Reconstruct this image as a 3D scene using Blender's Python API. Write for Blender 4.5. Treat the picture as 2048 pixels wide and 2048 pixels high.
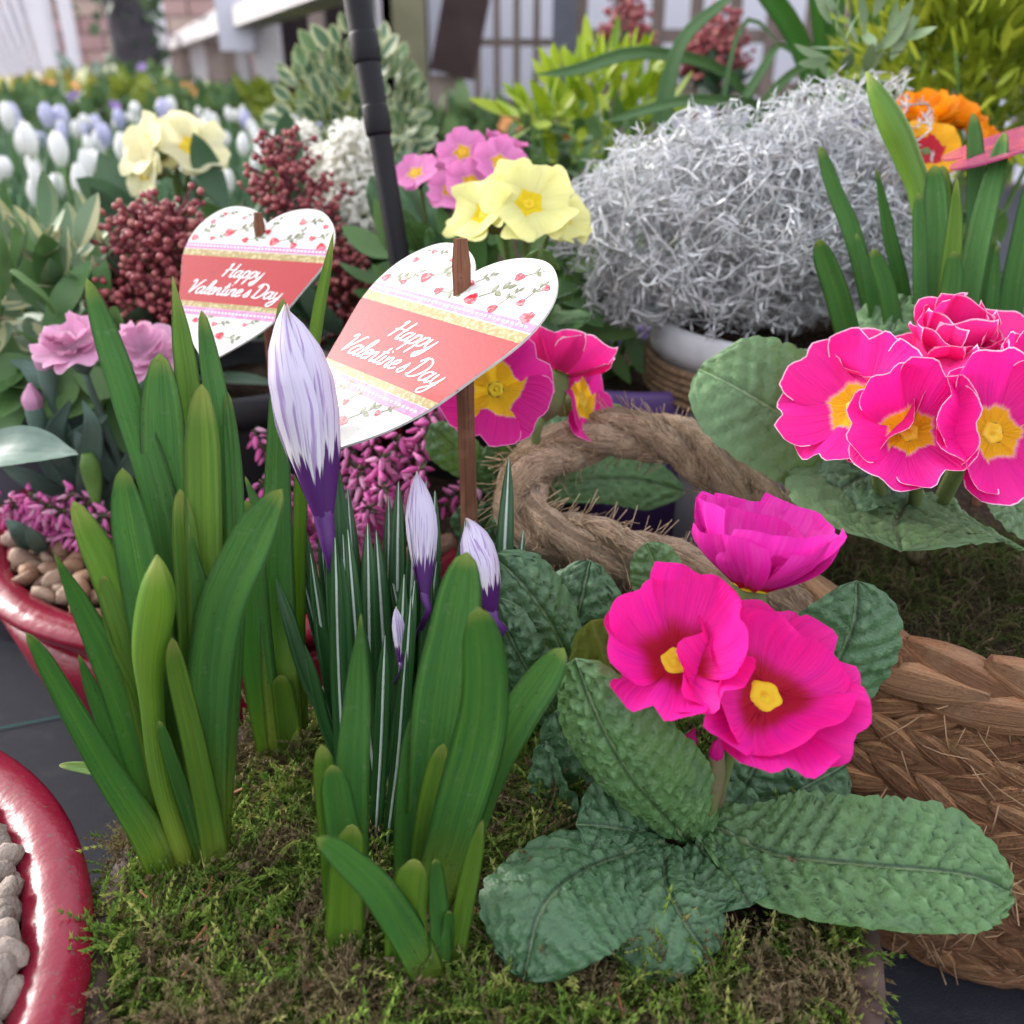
import bpy, bmesh, math, random
import numpy as np
from mathutils import Vector, Matrix, noise as mn
random.seed(7); RNG = np.random.default_rng(7)
R_ = math.radians
for o in list(bpy.data.objects): bpy.data.objects.remove(o)
sc = bpy.context.scene
COL = sc.collection
# ------------------------------------------------------------------ camera
EYE = Vector((0, 0, 1.10)); FPX = 1800.0; PITCH = R_(26.3)
cam = bpy.data.cameras.new('camera'); camo = bpy.data.objects.new('camera', cam); COL.objects.link(camo)
cam.sensor_width = 36; cam.lens = FPX / 2048 * 36; cam.clip_start = 0.02; cam.clip_end = 300
camo.location = EYE; camo.rotation_euler = (R_(90) - PITCH, 0, 0)
cam.dof.use_dof = True; cam.dof.focus_distance = 0.345; cam.dof.aperture_fstop = 9.0
sc.camera = camo
# ------------------------------------------------------------------ sky, sun, exposure
w = bpy.data.worlds.new('World'); sc.world = w; w.use_nodes = True
nt = w.node_tree; nt.nodes.clear()
sky = nt.nodes.new('ShaderNodeTexSky'); sky.sky_type = 'NISHITA'; sky.sun_disc = False
SUN = Vector((-0.80, 0.43, 0.45)).normalized()
sky.sun_elevation = math.asin(SUN.z); sky.sun_rotation = math.atan2(SUN.x, SUN.y)
sky.dust_density = 5; sky.ozone_density = 1.0
hs = nt.nodes.new('ShaderNodeHueSaturation'); hs.inputs['Saturation'].default_value = 0.42
bg = nt.nodes.new('ShaderNodeBackground'); bg.inputs['Strength'].default_value = 0.15
wo = nt.nodes.new('ShaderNodeOutputWorld')
cl = nt.nodes.new('ShaderNodeMix'); cl.data_type = 'RGBA'; cl.inputs[0].default_value = 0.55; cl.inputs[7].default_value = (5.3, 5.4, 5.9, 1)   # even cloud cover over the clear sky
nt.links.new(sky.outputs[0], hs.inputs['Color']); nt.links.new(hs.outputs[0], cl.inputs[6]); nt.links.new(cl.outputs[2], bg.inputs['Color']); nt.links.new(bg.outputs[0], wo.inputs[0])
sl = bpy.data.lights.new('sun', 'SUN'); sl.energy = 0.7; sl.angle = R_(11); sl.color = (1.0, 0.975, 0.95)
so = bpy.data.objects.new('sun', sl); COL.objects.link(so); so.location = (0, 0, 5)
so.rotation_euler = SUN.to_track_quat('Z', 'Y').to_euler()
sc.view_settings.view_transform = 'Standard'; sc.view_settings.look = 'None'
sc.view_settings.exposure = 1.55; sc.view_settings.gamma = 1.0; sc.view_settings.use_curve_mapping = False
sc.render.engine = 'CYCLES'
sc.cycles.max_bounces = 6; sc.cycles.diffuse_bounces = 3; sc.cycles.glossy_bounces = 2; sc.cycles.transmission_bounces = 3; sc.cycles.transparent_max_bounces = 4; sc.cycles.caustics_reflective = False; sc.cycles.caustics_refractive = False
# ------------------------------------------------------------------ placing helpers
CP, SP = math.cos(PITCH), math.sin(PITCH)
FW = Vector((0, CP, -SP)); UP = Vector((0, SP, CP)); RT = Vector((1, 0, 0))
def ray(px, py): return FW + RT * ((px - 1024) / FPX) - UP * ((py - 1024) / FPX)
def P(px, py, d): return EYE + ray(px, py) * d                      # point at depth d
def Q(px, py, y): r = ray(px, py); return EYE + r * (y / r.y)       # point at distance y in front
def Z(px, py, z): r = ray(px, py); return EYE + r * ((z) / r.z)     # point on level z below the eye
def W(x, y, z): return Vector((x, y, z + 1.10))                     # point relative to the eye level
def dep(p): return (p - EYE).dot(FW)
MOSS = -0.272; BENCH = -0.40
U = random.uniform
def rv(s=1): return Vector((random.gauss(0, 1), random.gauss(0, 1), random.gauss(0, 1))).normalized() * s
# ------------------------------------------------------------------ materials
MATS = {}
def mat(name, base, layers=(), rough=.55, spec=.4, bump=(), trans=0.0, sheen=0, metal=0, coat=0, tcol=None):
    if name in MATS: return MATS[name]
    m = bpy.data.materials.new(name); m.use_nodes = True; n = m.node_tree; n.nodes.clear(); L = n.links.new
    nn = n.nodes.new
    tc = nn('ShaderNodeTexCoord'); cache = {}
    def attr(a):
        if a not in cache:
            if a == 'orand': cache[a] = nn('ShaderNodeObjectInfo').outputs['Random']
            else:
                q = nn('ShaderNodeAttribute'); q.attribute_name = a; cache[a] = q.outputs['Fac']
        return cache[a]
    def source(s):
        k = s[0]
        if k == 'attr': return attr(s[1])
        if k == 'noise':
            t = nn('ShaderNodeTexNoise'); t.inputs['Scale'].default_value = s[1]; t.inputs['Detail'].default_value = 4; L(tc.outputs['Object'], t.inputs['Vector']); return t.outputs['Fac']
        if k == 'vor':
            t = nn('ShaderNodeTexVoronoi'); t.feature = 'DISTANCE_TO_EDGE'; t.inputs['Scale'].default_value = s[1]; L(tc.outputs['Object'], t.inputs['Vector']); return t.outputs['Distance']
        if k == 'cell':
            t = nn('ShaderNodeTexVoronoi'); t.inputs['Scale'].default_value = s[1]; L(tc.outputs['Object'], t.inputs['Vector']); return t.outputs['Distance']
        if k == 'streak':
            c = nn('ShaderNodeCombineXYZ')
            for i, (a, kk) in enumerate((('au', s[1]), ('av', s[2]), ('rnd', 17.0))):
                mm = nn('ShaderNodeMath'); mm.operation = 'MULTIPLY'; L(attr(a), mm.inputs[0]); mm.inputs[1].default_value = kk; L(mm.outputs[0], c.inputs[i])
            t = nn('ShaderNodeTexNoise'); t.inputs['Scale'].default_value = 1; t.inputs['Detail'].default_value = 3; L(c.outputs[0], t.inputs['Vector']); return t.outputs['Fac']
        if k == 'sum':                                                # weighted sum of sources
            acc = None
            for wgt, q in s[1]:
                mm = nn('ShaderNodeMath'); mm.operation = 'MULTIPLY'; L(source(q), mm.inputs[0]); mm.inputs[1].default_value = wgt
                if acc is None: acc = mm.outputs[0]
                else:
                    ad = nn('ShaderNodeMath'); L(acc, ad.inputs[0]); L(mm.outputs[0], ad.inputs[1]); acc = ad.outputs[0]
            return acc
    col = nn('ShaderNodeRGB'); col.outputs[0].default_value = (*base, 1); cur = col.outputs[0]
    for src, lo, hi, amt, c in layers:
        mr = nn('ShaderNodeMapRange'); mr.interpolation_type = 'SMOOTHSTEP'
        mr.inputs['From Min'].default_value = lo; mr.inputs['From Max'].default_value = hi; mr.inputs['To Max'].default_value = amt
        L(source(src), mr.inputs['Value'])
        mx = nn('ShaderNodeMix'); mx.data_type = 'RGBA'; L(mr.outputs[0], mx.inputs[0]); L(cur, mx.inputs[6]); mx.inputs[7].default_value = (*c, 1); cur = mx.outputs[2]
    b = nn('ShaderNodeBsdfPrincipled'); L(cur, b.inputs['Base Color'])
    b.inputs['Roughness'].default_value = rough; b.inputs['Specular IOR Level'].default_value = spec; b.inputs['Metallic'].default_value = metal
    if sheen: b.inputs['Sheen Weight'].default_value = sheen
    if coat: b.inputs['Coat Weight'].default_value = coat; b.inputs['Coat Roughness'].default_value = .12
    nrm = None
    for src, dist in bump:
        bp = nn('ShaderNodeBump'); bp.inputs['Distance'].default_value = dist; bp.inputs['Strength'].default_value = 1
        L(source(src), bp.inputs['Height'])
        if nrm: L(nrm, bp.inputs['Normal'])
        nrm = bp.outputs[0]
    if nrm: L(nrm, b.inputs['Normal'])
    out = nn('ShaderNodeOutputMaterial'); sh = b.outputs[0]
    if trans:
        t = nn('ShaderNodeBsdfTranslucent')
        if tcol: t.inputs['Color'].default_value = (*tcol, 1)
        else: L(cur, t.inputs['Color'])
        mx = nn('ShaderNodeMixShader'); mx.inputs[0].default_value = trans; L(sh, mx.inputs[1]); L(t.outputs[0], mx.inputs[2]); sh = mx.outputs[0]
    L(sh, out.inputs[0]); MATS[name] = m
    return m
# ------------------------------------------------------------------ mesh helpers
class MB:
    def __init__(s): s.v = []; s.f = []; s.a = []
    def add(s, vs, fs, at=None):
        k = len(s.v); s.v += [tuple(v) for v in vs]; s.f += [tuple(i + k for i in f) for f in fs]
        s.a += at if at is not None else [(0, 0, .5, 0)] * len(vs)
ORG = {}
def mesh_of(name, v, f, a=None, smooth=True):
    me = bpy.data.meshes.new(name); me.from_pydata(v, [], f); me.update()
    if a is not None and len(a):
        arr = np.asarray(a, dtype=np.float32)
        for i, n in enumerate(('au', 'av', 'rnd', 'hh')):
            at = me.attributes.new(n, 'FLOAT', 'POINT'); at.data.foreach_set('value', np.ascontiguousarray(arr[:, i]))
    if smooth: me.polygons.foreach_set('use_smooth', np.ones(len(me.polygons), dtype=bool))
    return me
def link(o, parent=None):
    COL.objects.link(o)
    if parent is not None: o.parent = parent
    return o
def obj(name, mb, m, parent=None, smooth=True, kind=None, label=None):
    org = ORG.get(parent.name, Vector((0, 0, 0))) if parent is not None else Vector((0, 0, 0))
    v = mb.v
    if org.length > 0: v = (np.asarray(v) - np.array(org)).tolist()
    me = mesh_of(name, v, mb.f, mb.a, smooth); me.materials.append(m)
    o = link(bpy.data.objects.new(name, me), parent); ORG[o.name] = org.copy()
    if kind: o['kind'] = kind
    if label: o['label'] = label
    return o
def thing(name, label, cat, loc=(0, 0, 0), group=None):
    o = link(bpy.data.objects.new(name, None)); o.location = loc; o.empty_display_size = .02
    o['label'] = label; o['category'] = cat
    if group: o['group'] = group
    ORG[o.name] = Vector(loc); return o
def tag(o, label, cat, group=None):
    o['label'] = label; o['category'] = cat
    if group: o['group'] = group
    return o
def copy_tree(o, parent=None):
    c = o.copy(); COL.objects.link(c); c.parent = parent
    for ch in list(o.children): copy_tree(ch, c)
    return c
def inst(name, me, M4, parent):                                       # a part that shares its mesh; M4 in world space
    o = link(bpy.data.objects.new(name, me), parent)
    o.matrix_local = Matrix.Translation(-ORG.get(parent.name, Vector((0, 0, 0)))) @ M4
    ORG[o.name] = Vector((0, 0, 0)); return o
def frame(z, x=None):                                                 # 3x3 with Z along z
    z = z.normalized(); x = x or Vector((0, 0, 1))
    if abs(z.dot(x.normalized())) > .98: x = Vector((1, 0, 0))
    x = (x - z * x.dot(z)).normalized(); y = z.cross(x)
    return Matrix((x, y, z)).transposed()
def spline(pts, n, extra=None):                                       # Catmull-Rom, even by arc length; extra = per-point scalars
    pts = [Vector(p) for p in pts]; k = len(pts); ex = extra or [1.0] * k
    A = [pts[0] * 2 - pts[1]] + pts + [pts[-1] * 2 - pts[-2]]; B = [ex[0]] + list(ex) + [ex[-1]]
    out = []; oe = []; m = 14
    for i in range(k - 1):
        for j in range(m + (i == k - 2)):
            t = j / m; t2 = t * t; t3 = t2 * t
            c = (-.5 * t3 + t2 - .5 * t, 1.5 * t3 - 2.5 * t2 + 1, -1.5 * t3 + 2 * t2 + .5 * t, .5 * t3 - .5 * t2)
            out.append(sum((A[i + q] * c[q] for q in range(4)), Vector((0, 0, 0)))); oe.append(max(0, sum(B[i + q] * c[q] for q in range(4))))
    s = [0]
    for i in range(1, len(out)): s.append(s[-1] + (out[i] - out[i - 1]).length)
    T = np.linspace(0, s[-1], n); a = np.array(out); r = [np.interp(T, s, a[:, i]) for i in range(3)]; e = np.interp(T, s, oe)
    return [Vector((r[0][i], r[1][i], r[2][i])) for i in range(n)], e
def tangents(p):
    n = len(p); return [(p[min(i + 1, n - 1)] - p[max(i - 1, 0)]).normalized() for i in range(n)]
def tube(mb, pts, rad, n=8, m=None, rnd=None, smooth=True):
    if not hasattr(rad, '__len__'): rad = [rad] * len(pts)
    if m: pts, rad = spline(pts, m, rad)
    T = tangents(pts); rnd = random.random() if rnd is None else rnd
    x = frame(T[0]).col[0].copy(); V = []; A = []
    for i, (p, t) in enumerate(zip(pts, T)):
        x = (x - t * x.dot(t)).normalized(); y = t.cross(x)
        for j in range(n):
            a = 2 * math.pi * j / n; V.append(p + (x * math.cos(a) + y * math.sin(a)) * rad[i]); A.append((j / n * 2 - 1, i / (len(pts) - 1), rnd, 0))
    F = [(i * n + j, i * n + (j + 1) % n, (i + 1) * n + (j + 1) % n, (i + 1) * n + j) for i in range(len(pts) - 1) for j in range(n)]
    k = len(V); V += [pts[0], pts[-1]]; A += [(0, 0, rnd, 0), (0, 1, rnd, 0)]
    F += [(k, (j + 1) % n, j) for j in range(n)] + [(k + 1, k - n + j, k - n + (j + 1) % n) for j in range(n)]
    mb.add(V, F, A)
def lathe(mb, c, prof, n=64, jit=0):                                  # prof: (radius, z) from outside bottom round to inside
    V = []; A = []
    for i, (r, z) in enumerate(prof):
        for j in range(n):
            a = 2 * math.pi * j / n; q = r * (1 + jit * math.sin(a * 5)); V.append(c + Vector((q * math.cos(a), q * math.sin(a), z))); A.append((j / n, i / len(prof), .5, 0))
    F = [(i * n + j, i * n + (j + 1) % n, (i + 1) * n + (j + 1) % n, (i + 1) * n + j) for i in range(len(prof) - 1) for j in range(n)]
    mb.add(V, F, A)
def box(mb, c, sx, sy, sz, M=None, taper=1.0):
    V = []
    for z in (-1, 1):
        for x, y in ((-1, -1), (1, -1), (1, 1), (-1, 1)):
            k = taper if z > 0 else 1; v = Vector((x * sx * k / 2, y * sy * k / 2, z * sz / 2)); V.append(c + (M @ v if M else v))
    mb.add(V, [(0, 3, 2, 1), (4, 5, 6, 7), (0, 1, 5, 4), (1, 2, 6, 5), (2, 3, 7, 6), (3, 0, 4, 7)])
def strap(mb, pts, hw, nh=None, fold=.25, th=.0007, nu=6, nv=26, tip=.12, face=0, rnd=None, wave=0.0):
    """a thick channelled strap leaf; nh = the way its inner face looks, face = turn about its own length"""
    p4, e4 = spline(pts, 6 * nv, hw); T4 = tangents(p4); rnd = random.random() if rnd is None else rnd
    vs = [1 - (1 - i / (nv - 1)) ** 1.8 for i in range(nv)]; ix = [round(v * (6 * nv - 1)) for v in vs]; p = [p4[k] for k in ix]; e = [e4[k] for k in ix]; T = [T4[k] for k in ix]
    V = []; A = []; ph = U(0, 6); N = 2 * nu
    for i in range(nv):
        v = ix[i] / (6 * nv - 1); t = T[i]; n = Vector(nh) if nh is not None else (EYE - p[i])
        s = t.cross(n).normalized(); n = s.cross(t).normalized()
        if face: q = Matrix.Rotation(R_(face), 3, t); s = q @ s; n = q @ n
        wd = e[i] / max(.45, math.cos(R_(face)))
        if v > 1 - tip: wd *= math.sqrt(max(0.0, 1 - ((v - 1 + tip) / tip) ** 2)) * .97 + .03
        off = n * (wave * math.sin(v * 7 + ph) * wd)
        for j in range(N):
            if j <= nu: u = -1 + 2 * j / nu; h = fold * wd * u * u
            else: u = 1 - 2 * (j - nu) / nu; h = fold * wd * u * u - th * (1 - u * u) * 2 * min(1, wd / .004) - .00012
            V.append(p[i] + s * (u * wd) + n * h + off); A.append((u, v, rnd, 0))
    F = [(i * N + j, i * N + (j + 1) % N, (i + 1) * N + (j + 1) % N, (i + 1) * N + j) for i in range(nv - 1) for j in range(N)]
    F += [tuple(range(N - 1, -1, -1)), tuple((nv - 1) * N + j for j in range(N))]
    mb.add(V, F, A)
def sheet(mb, pts, hw, nh, cup=0.0, amp=.0012, cell=.0062, nu=22, nv=40, tip=.22, ruf=.0, rnd=None, scal=.0, curl=0.0, vein=1.0, notch=0.0):
    """a broad veined leaf: midrib points, half widths, the way its upper face looks"""
    p, e = spline(pts, nv, hw); T = tangents(p); rnd = random.random() if rnd is None else rnd
    Ltot = sum((p[i + 1] - p[i]).length for i in range(nv - 1)); V = []; A = []; ph = U(0, 6); sd = U(0, 50)
    for i in range(nv):
        v = i / (nv - 1); t = T[i]; nhv = nh[0].lerp(nh[1], v) if isinstance(nh, tuple) and isinstance(nh[0], Vector) else Vector(nh)
        s = t.cross(nhv).normalized(); n = s.cross(t).normalized(); wd = e[i]
        if v > 1 - tip: wd *= math.sqrt(max(0.0, 1 - ((v - 1 + tip) / tip) ** 2)) * .98 + .02
        for j in range(nu + 1):
            u = -1 + 2 * j / nu; au = abs(u); x = u * wd; yy = v * Ltot - au * wd * .55
            d = mn.voronoi(Vector((x / (cell * .62), yy / (cell * .6), sd)))[0]; puff = min(1.0, (d[1] - d[0]) / .42) ** .6
            lat = abs(math.sin(math.pi * yy / (cell * 1.15) + (0 if u > 0 else 1.2) + .5 * mn.noise(Vector((x * 150, yy * 60, sd))))); lat = min(1, lat * 1.5) ** .7
            rib = min(1, au * wd / .0016)
            h = (.30 + .70 * puff) * (1 - vein * .80 * (1 - lat)) * rib * (1 - .3 * au ** 6)
            edge = 1 + scal * (2 * lat - 1) * (au > .93)
            z = 2.1 * amp * h + cup * wd * u * u + curl * wd * au ** 4 + ruf * wd * math.sin(v * 15 + ph + (0 if u > 0 else 2)) * au ** 2 + .0015 * mn.noise(Vector((x * 40 + sd, yy * 40, 0)))
            if au * wd < .0011 * (1.15 - v) and vein > .5: h = -.6
            V.append(p[i] + s * (x * edge) + n * z); A.append((u, v, rnd, h))
    M = nu + 1
    F = [(i * M + j, i * M + j + 1, (i + 1) * M + j + 1, (i + 1) * M + j) for i in range(nv - 1) for j in range(nu)]
    mb.add(V, F, A)
def petal_mesh(mb, c, n, er, r0, R, hwid, cup=.3, cexp=1.4, curl=.0, twist=.12, notch=.12, ruf=.03, nu=12, nv=12, rnd=None, lift=0.0, rnding=.24, base=.3):
    et = n.cross(er).normalized(); rnd = random.random() if rnd is None else rnd; V = []; A = []; ph = U(0, 6); tw = U(.7, 1.3) * twist
    for i in range(nv):
        v = i / (nv - 1)
        for j in range(nu + 1):
            u = -1 + 2 * j / nu; au = abs(u)
            Rm = R * (1 - rnding * au ** 2.4 - notch * math.exp(-(u / .24) ** 2) + .018 * math.sin(u * 9 + ph))
            rho = r0 + (Rm - r0) * v; hwv = hwid * (base + (1 - base) * math.sin(math.pi / 2 * min(1, v * 1.22))) * (1 - .06 * max(0, v - .82) / .18)
            x = u * hwv; h = cup * R * v ** cexp + curl * hwid * u * u * v + tw * x * v + ruf * R * math.sin(u * 4 + ph) * v ** 3 + lift + .02 * R * v * math.cos(u * 3)
            sh = 1 - .35 * abs(cup) * v ** 2 if cup > 0 else 1
            V.append(c + er * (rho * sh) + et * x + n * h); A.append((u, v, rnd, max(v, au * min(1, max(0, (v - .3) * 3)))))
    M = nu + 1; mb.add(V, [(i * M + j, i * M + j + 1, (i + 1) * M + j + 1, (i + 1) * M + j) for i in range(nv - 1) for j in range(nu)], A)
def flower(root, c, n, R, cup=.3, npet=5, roll=0, pm=None, em=None, sm=None, cexp=1.4, inner=0, notch=.12, curl=0, hw=.62, stem=None, twist=.14, ruf=.03, eye=.17, tubel=.5, name='flower', incup=None, cal=True, r0=.12, fdrop=1.0):
    n = Vector(n).normalized(); fr = frame(n, Vector((0, 0, 1))); fx, fy = fr.col[0], fr.col[1]
    mb = MB(); a = c - n * (R * tubel)
    if cal: tube(mb, [c, c - n * (R * .15), a, a - n * (R * .25)], [R * .15, R * .22, R * .25, R * .08], 10, 14)
    else: tube(mb, [c, c - n * (R * .2)], [R * .1, R * .05], 8, 4)
    if stem is not None: tube(mb, [a - n * R * .1, a - n * R * .5 + Vector((0, 0, -R * .3)), stem], [R * .08, R * .085, R * .10], 8, 12)
    fo = obj(name, mb, sm, root)
    rings = [(npet, R, cup, 0.0, 0)] + ([(inner, R * .74, incup if incup is not None else cup + .35, .012 * R, 36)] if inner else [])
    for k, RR, cu, lf, ro in rings:
        for i in range(k):
            ang = R_(roll + ro) + 2 * math.pi * i / k + U(-.05, .05); er = fx * math.cos(ang) + fy * math.sin(ang)
            mb = MB(); petal_mesh(mb, c, n, er, R * r0, RR * U(.95, 1.05), RR * hw * (5 / k) ** .7, cu * U(.85, 1.15) * (1 - (1 - fdrop) * min(1, max(0, er.dot((EYE - c).normalized()) / .55 + .25))), cexp, curl, twist, notch * U(.6, 1.3), ruf, lift=lf)
            obj('petal', mb, pm, fo)
    if em:
        mb = MB(); lathe(mb, Vector((0, 0, 0)), [(R * eye * 1.08, .0), (R * eye * 1.0, .016 * R), (R * eye * .8, .024 * R), (R * eye * .5, .016 * R), (R * eye * .32, .0), (R * eye * .2, .02 * R), (0.0001, .035 * R)], 25, .09)
        mb.v = [tuple(c + fr @ Vector(v)) for v in mb.v]; obj('eye', mb, em, fo)
    return fo
def scatter(name, protos, mats4, m, parent=None, kind='stuff', rnd=None, smooth=True):
    """one mesh out of many small copies (too small to pick apart); protos = (verts, tris, attrs) arrays"""
    Vs = []; Fs = []; As = []; k = 0
    idx = RNG.integers(0, len(protos), len(mats4)); M = np.asarray(mats4, dtype=np.float64); rn = RNG.random(len(M)) if rnd is None else np.asarray(rnd)
    for q, (v, f, a) in enumerate(protos):
        sel = M[idx == q]
        if not len(sel): continue
        vv = np.einsum('nij,vj->nvi', sel[:, :3, :3], v) + sel[:, None, :3, 3]; n = len(sel); nv = len(v)
        ff = f[None] + (np.arange(n) * nv)[:, None, None] + k; aa = np.repeat(a[None], n, 0).copy(); aa[:, :, 2] = rn[idx == q][:, None]
        Vs.append(vv.reshape(-1, 3)); Fs.append(ff.reshape(-1, 3)); As.append(aa.reshape(-1, 4)); k += n * nv
    V = np.concatenate(Vs); F = np.concatenate(Fs); A = np.concatenate(As)
    org = ORG.get(parent.name, Vector((0, 0, 0))) if parent is not None else Vector((0, 0, 0)); V = V - np.array(org)
    me = mesh_of(name, V.tolist(), F.tolist(), A, smooth); me.materials.append(m)
    o = link(bpy.data.objects.new(name, me), parent); ORG[o.name] = org.copy()
    if kind: o['kind'] = kind
    return o
def tris(mb):
    F = []
    for f in mb.f:
        for i in range(1, len(f) - 1): F.append((f[0], f[i], f[i + 1]))
    return (np.array(mb.v, dtype=float), np.array(F), np.array(mb.a, dtype=float))
def m4(p, R3=None, s=1.0):
    M = (R3 or Matrix.Identity(3)).to_4x4()
    for i in range(3):
        for j in range(3): M[i][j] *= s
    M.translation = p; return M
def rnd_rot(z=None, spread=.6):
    z = (Vector(z) if z is not None else Vector((0, 0, 1))) + rv(spread); return frame(z, rv())
def simple_leaf(L, wd, bend=.3, fold=.25, nu=2, nv=6, tipp=1.0, wob=0):    # small leaf along +Z, facing +X
    mb = MB(); V = []; A = []
    for i in range(nv):
        v = i / (nv - 1); ww = wd * .5 * (math.sin(math.pi * min(1, v ** tipp * .97 + .03)) ** .75)
        for j in range(nu + 1):
            u = -1 + 2 * j / nu; V.append(Vector((bend * L * v * v + fold * ww * abs(u), u * ww, L * v * (1 - .25 * bend * v)))); A.append((u, v, .5, 0))
    M = nu + 1; mb.add(V, [(i * M + j, i * M + j + 1, (i + 1) * M + j + 1, (i + 1) * M + j) for i in range(nv - 1) for j in range(nu)], A); return mb
def smesh(mb, m, name):
    me = mesh_of(name, mb.v, mb.f, mb.a); me.materials.append(m); return me
def pot(name, label, c, r, h, m, cat='pot', rimw=.006, soil=True, group=None, lip=True, tap=.78):
    """a plain round pot; c = centre of its rim"""
    root = thing(name, label, cat, c - Vector((0, 0, h)), group)
    mb = MB(); lathe(mb, c, [(.001, -h), (r * tap, -h), (r * .97, -.012), (r * .97, -.004), (r * .93, -.004), (r * .9, -.03), (r * tap * .9, -h + .01)], 48); obj('wall', mb, m, root)
    if lip:
        mb = MB(); lathe(mb, c, [(r * .972, -.02), (r * 1.03, -.02), (r * 1.04, -.012), (r * 1.035, -.002), (r * 1.0, .001), (r * .94, 0), (r * .93, -.012)], 48); obj('rim', mb, m, root)
    if soil:
        mb = MB(); V = [c + Vector((0, 0, -.012))]; n = 28
        for k in (.35, .7, .925): V += [c + Vector((r * k * math.cos(2 * math.pi * j / n), r * k * math.sin(2 * math.pi * j / n), -.016 + U(-.003, .003))) for j in range(n)]
        F = [(0, 1 + j, 1 + (j + 1) % n) for j in range(n)] + [(1 + i * n + j, 1 + (i + 1) * n + j, 1 + (i + 1) * n + (j + 1) % n, 1 + i * n + (j + 1) % n) for i in range(2) for j in range(n)]
        mb.add(V, F); obj('soil', mb, M_SOIL, root)
    return root
# ------------------------------------------------------------------ the palette
M_SOIL = mat('soil', (.035, .022, .015), [(('noise', 300), .45, .7, .8, (.09, .06, .04))], .95, .1, [(('noise', 400), .003)])
M_BENCH = mat('bench_fabric', (.022, .024, .032), [(('noise', 60), .5, .8, .5, (.05, .05, .06))], .8, .2, [(('noise', 900), .0006)])
M_DAFF = mat('daffodil_leaf', (.06, .20, .04), [(('streak', 3, 1.2), .35, .68, .7, (.11, .28, .04)), (('streak', 34, 1.5), .48, .62, .5, (.035, .13, .035)), (('attr', 'av'), .48, .02, .9, (.33, .42, .04)), (('attr', 'av'), .955, 1.0, .8, (.40, .47, .10)), (('noise', 120), .5, .75, .35, (.10, .20, .045)), (('noise', 260), .62, .70, .35, (.20, .29, .13)), (('noise', 700), .66, .70, .7, (.03, .035, .012))], .45, .45, [(('streak', 34, 1.0), .0006)], .26, tcol=(.22, .46, .03))
M_DAFFY = mat('daffodil_leaf_young', (.17, .31, .03), [(('streak', 4, 1.4), .35, .65, .7, (.10, .24, .035)), (('streak', 34, 1.5), .48, .62, .45, (.08, .18, .03)), (('attr', 'av'), .4, .02, .8, (.38, .45, .06)), (('attr', 'av'), .92, 1.0, .8, (.45, .50, .12))], .42, .45, [(('streak', 34, 1.0), .0006)], .28, tcol=(.34, .54, .03))
M_CROL = mat('crocus_leaf', (.022, .085, .022), [(('streak', 8, 1), .4, .7, .5, (.04, .13, .03)), (('attr', 'av'), .25, .0, .7, (.20, .30, .03)), (('sum', [(1, ('attr', 'au'))]), .02, .03, 0, (0, 0, 0))], .4, .5, (), .12)
M_STRIPE = mat('crocus_stripe', (.50, .60, .52), [(('noise', 300), .4, .7, .4, (.35, .46, .38))], .5, .4)
M_CROP = mat('crocus_petal', (.60, .55, .70), [(('attr', 'av'), .55, .15, .7, (.72, .70, .66)), (('streak', 11, 2.2), .53, .62, .7, (.24, .12, .38)), (('streak', 24, 1.2), .55, .65, .4, (.30, .18, .42)), (('sum', [(1, ('attr', 'av')), (-.75, ('streak', 5, .3))]), -.075, -.12, 1, (.075, .012, .13)), (('attr', 'av'), .93, 1.0, .6, (.68, .55, .38))], .45, .35, [(('streak', 30, .6), .0003)], .15)
M_CRODK = mat('crocus_tube', (.075, .015, .13), (), .45, .4)
M_PLEAF = mat('primula_leaf', (.105, .215, .075), [(('attr', 'hh'), .45, .05, .9, (.035, .085, .035)), (('attr', 'hh'), .6, 1.0, .55, (.17, .32, .13)), (('noise', 45), .4, .75, .5, (.06, .12, .065)), (('attr', 'au'), .93, 1.0, .3, (.12, .25, .06)), (('attr', 'hh'), -.1, -.45, .8, (.24, .34, .16)), (('noise', 1400), .70, .76, .6, (.05, .03, .015))], .42, .45, [(('vor', 420), .0004), (('noise', 900), .0003)], .12, tcol=(.2, .4, .05))  # dark grooves and light puffs: relief shading put into the colour
M_PLEAF2 = mat('primula_leaf_dark', (.075, .165, .075), [(('attr', 'hh'), .45, .05, .9, (.025, .065, .032)), (('attr', 'hh'), .6, 1.0, .55, (.13, .25, .12)), (('noise', 45), .4, .75, .5, (.05, .11, .055)), (('attr', 'hh'), -.1, -.45, .75, (.19, .29, .14))], .42, .45, [(('vor', 420), .0004), (('noise', 900), .0003)], .1, tcol=(.15, .3, .05))  # relief shading painted by groove depth here too
M_PLEAF3 = mat('primula_leaf_bright', (.13, .23, .10), [(('attr', 'hh'), .4, .05, .8, (.08, .165, .07)), (('attr', 'hh'), .6, 1.0, .45, (.19, .31, .16)), (('noise', 45), .4, .75, .4, (.10, .19, .09)), (('attr', 'hh'), -.1, -.45, .85, (.30, .40, .22)), (('noise', 1400), .74, .8, .6, (.04, .03, .015))], .52, .35, [(('vor', 420), .0003), (('noise', 900), .00025)], .15, tcol=(.22, .42, .08))  # softer painted relief shading, grooves darker than the puffs
M_PUNDER = mat('primula_leaf_underside', (.13, .17, .03), [(('attr', 'hh'), .3, .0, .8, (.22, .25, .06)), (('attr', 'hh'), .6, 1.0, .5, (.06, .11, .02))], .6, .3, [(('vor', 300), .0004)], .3, tcol=(.3, .36, .03))
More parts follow.
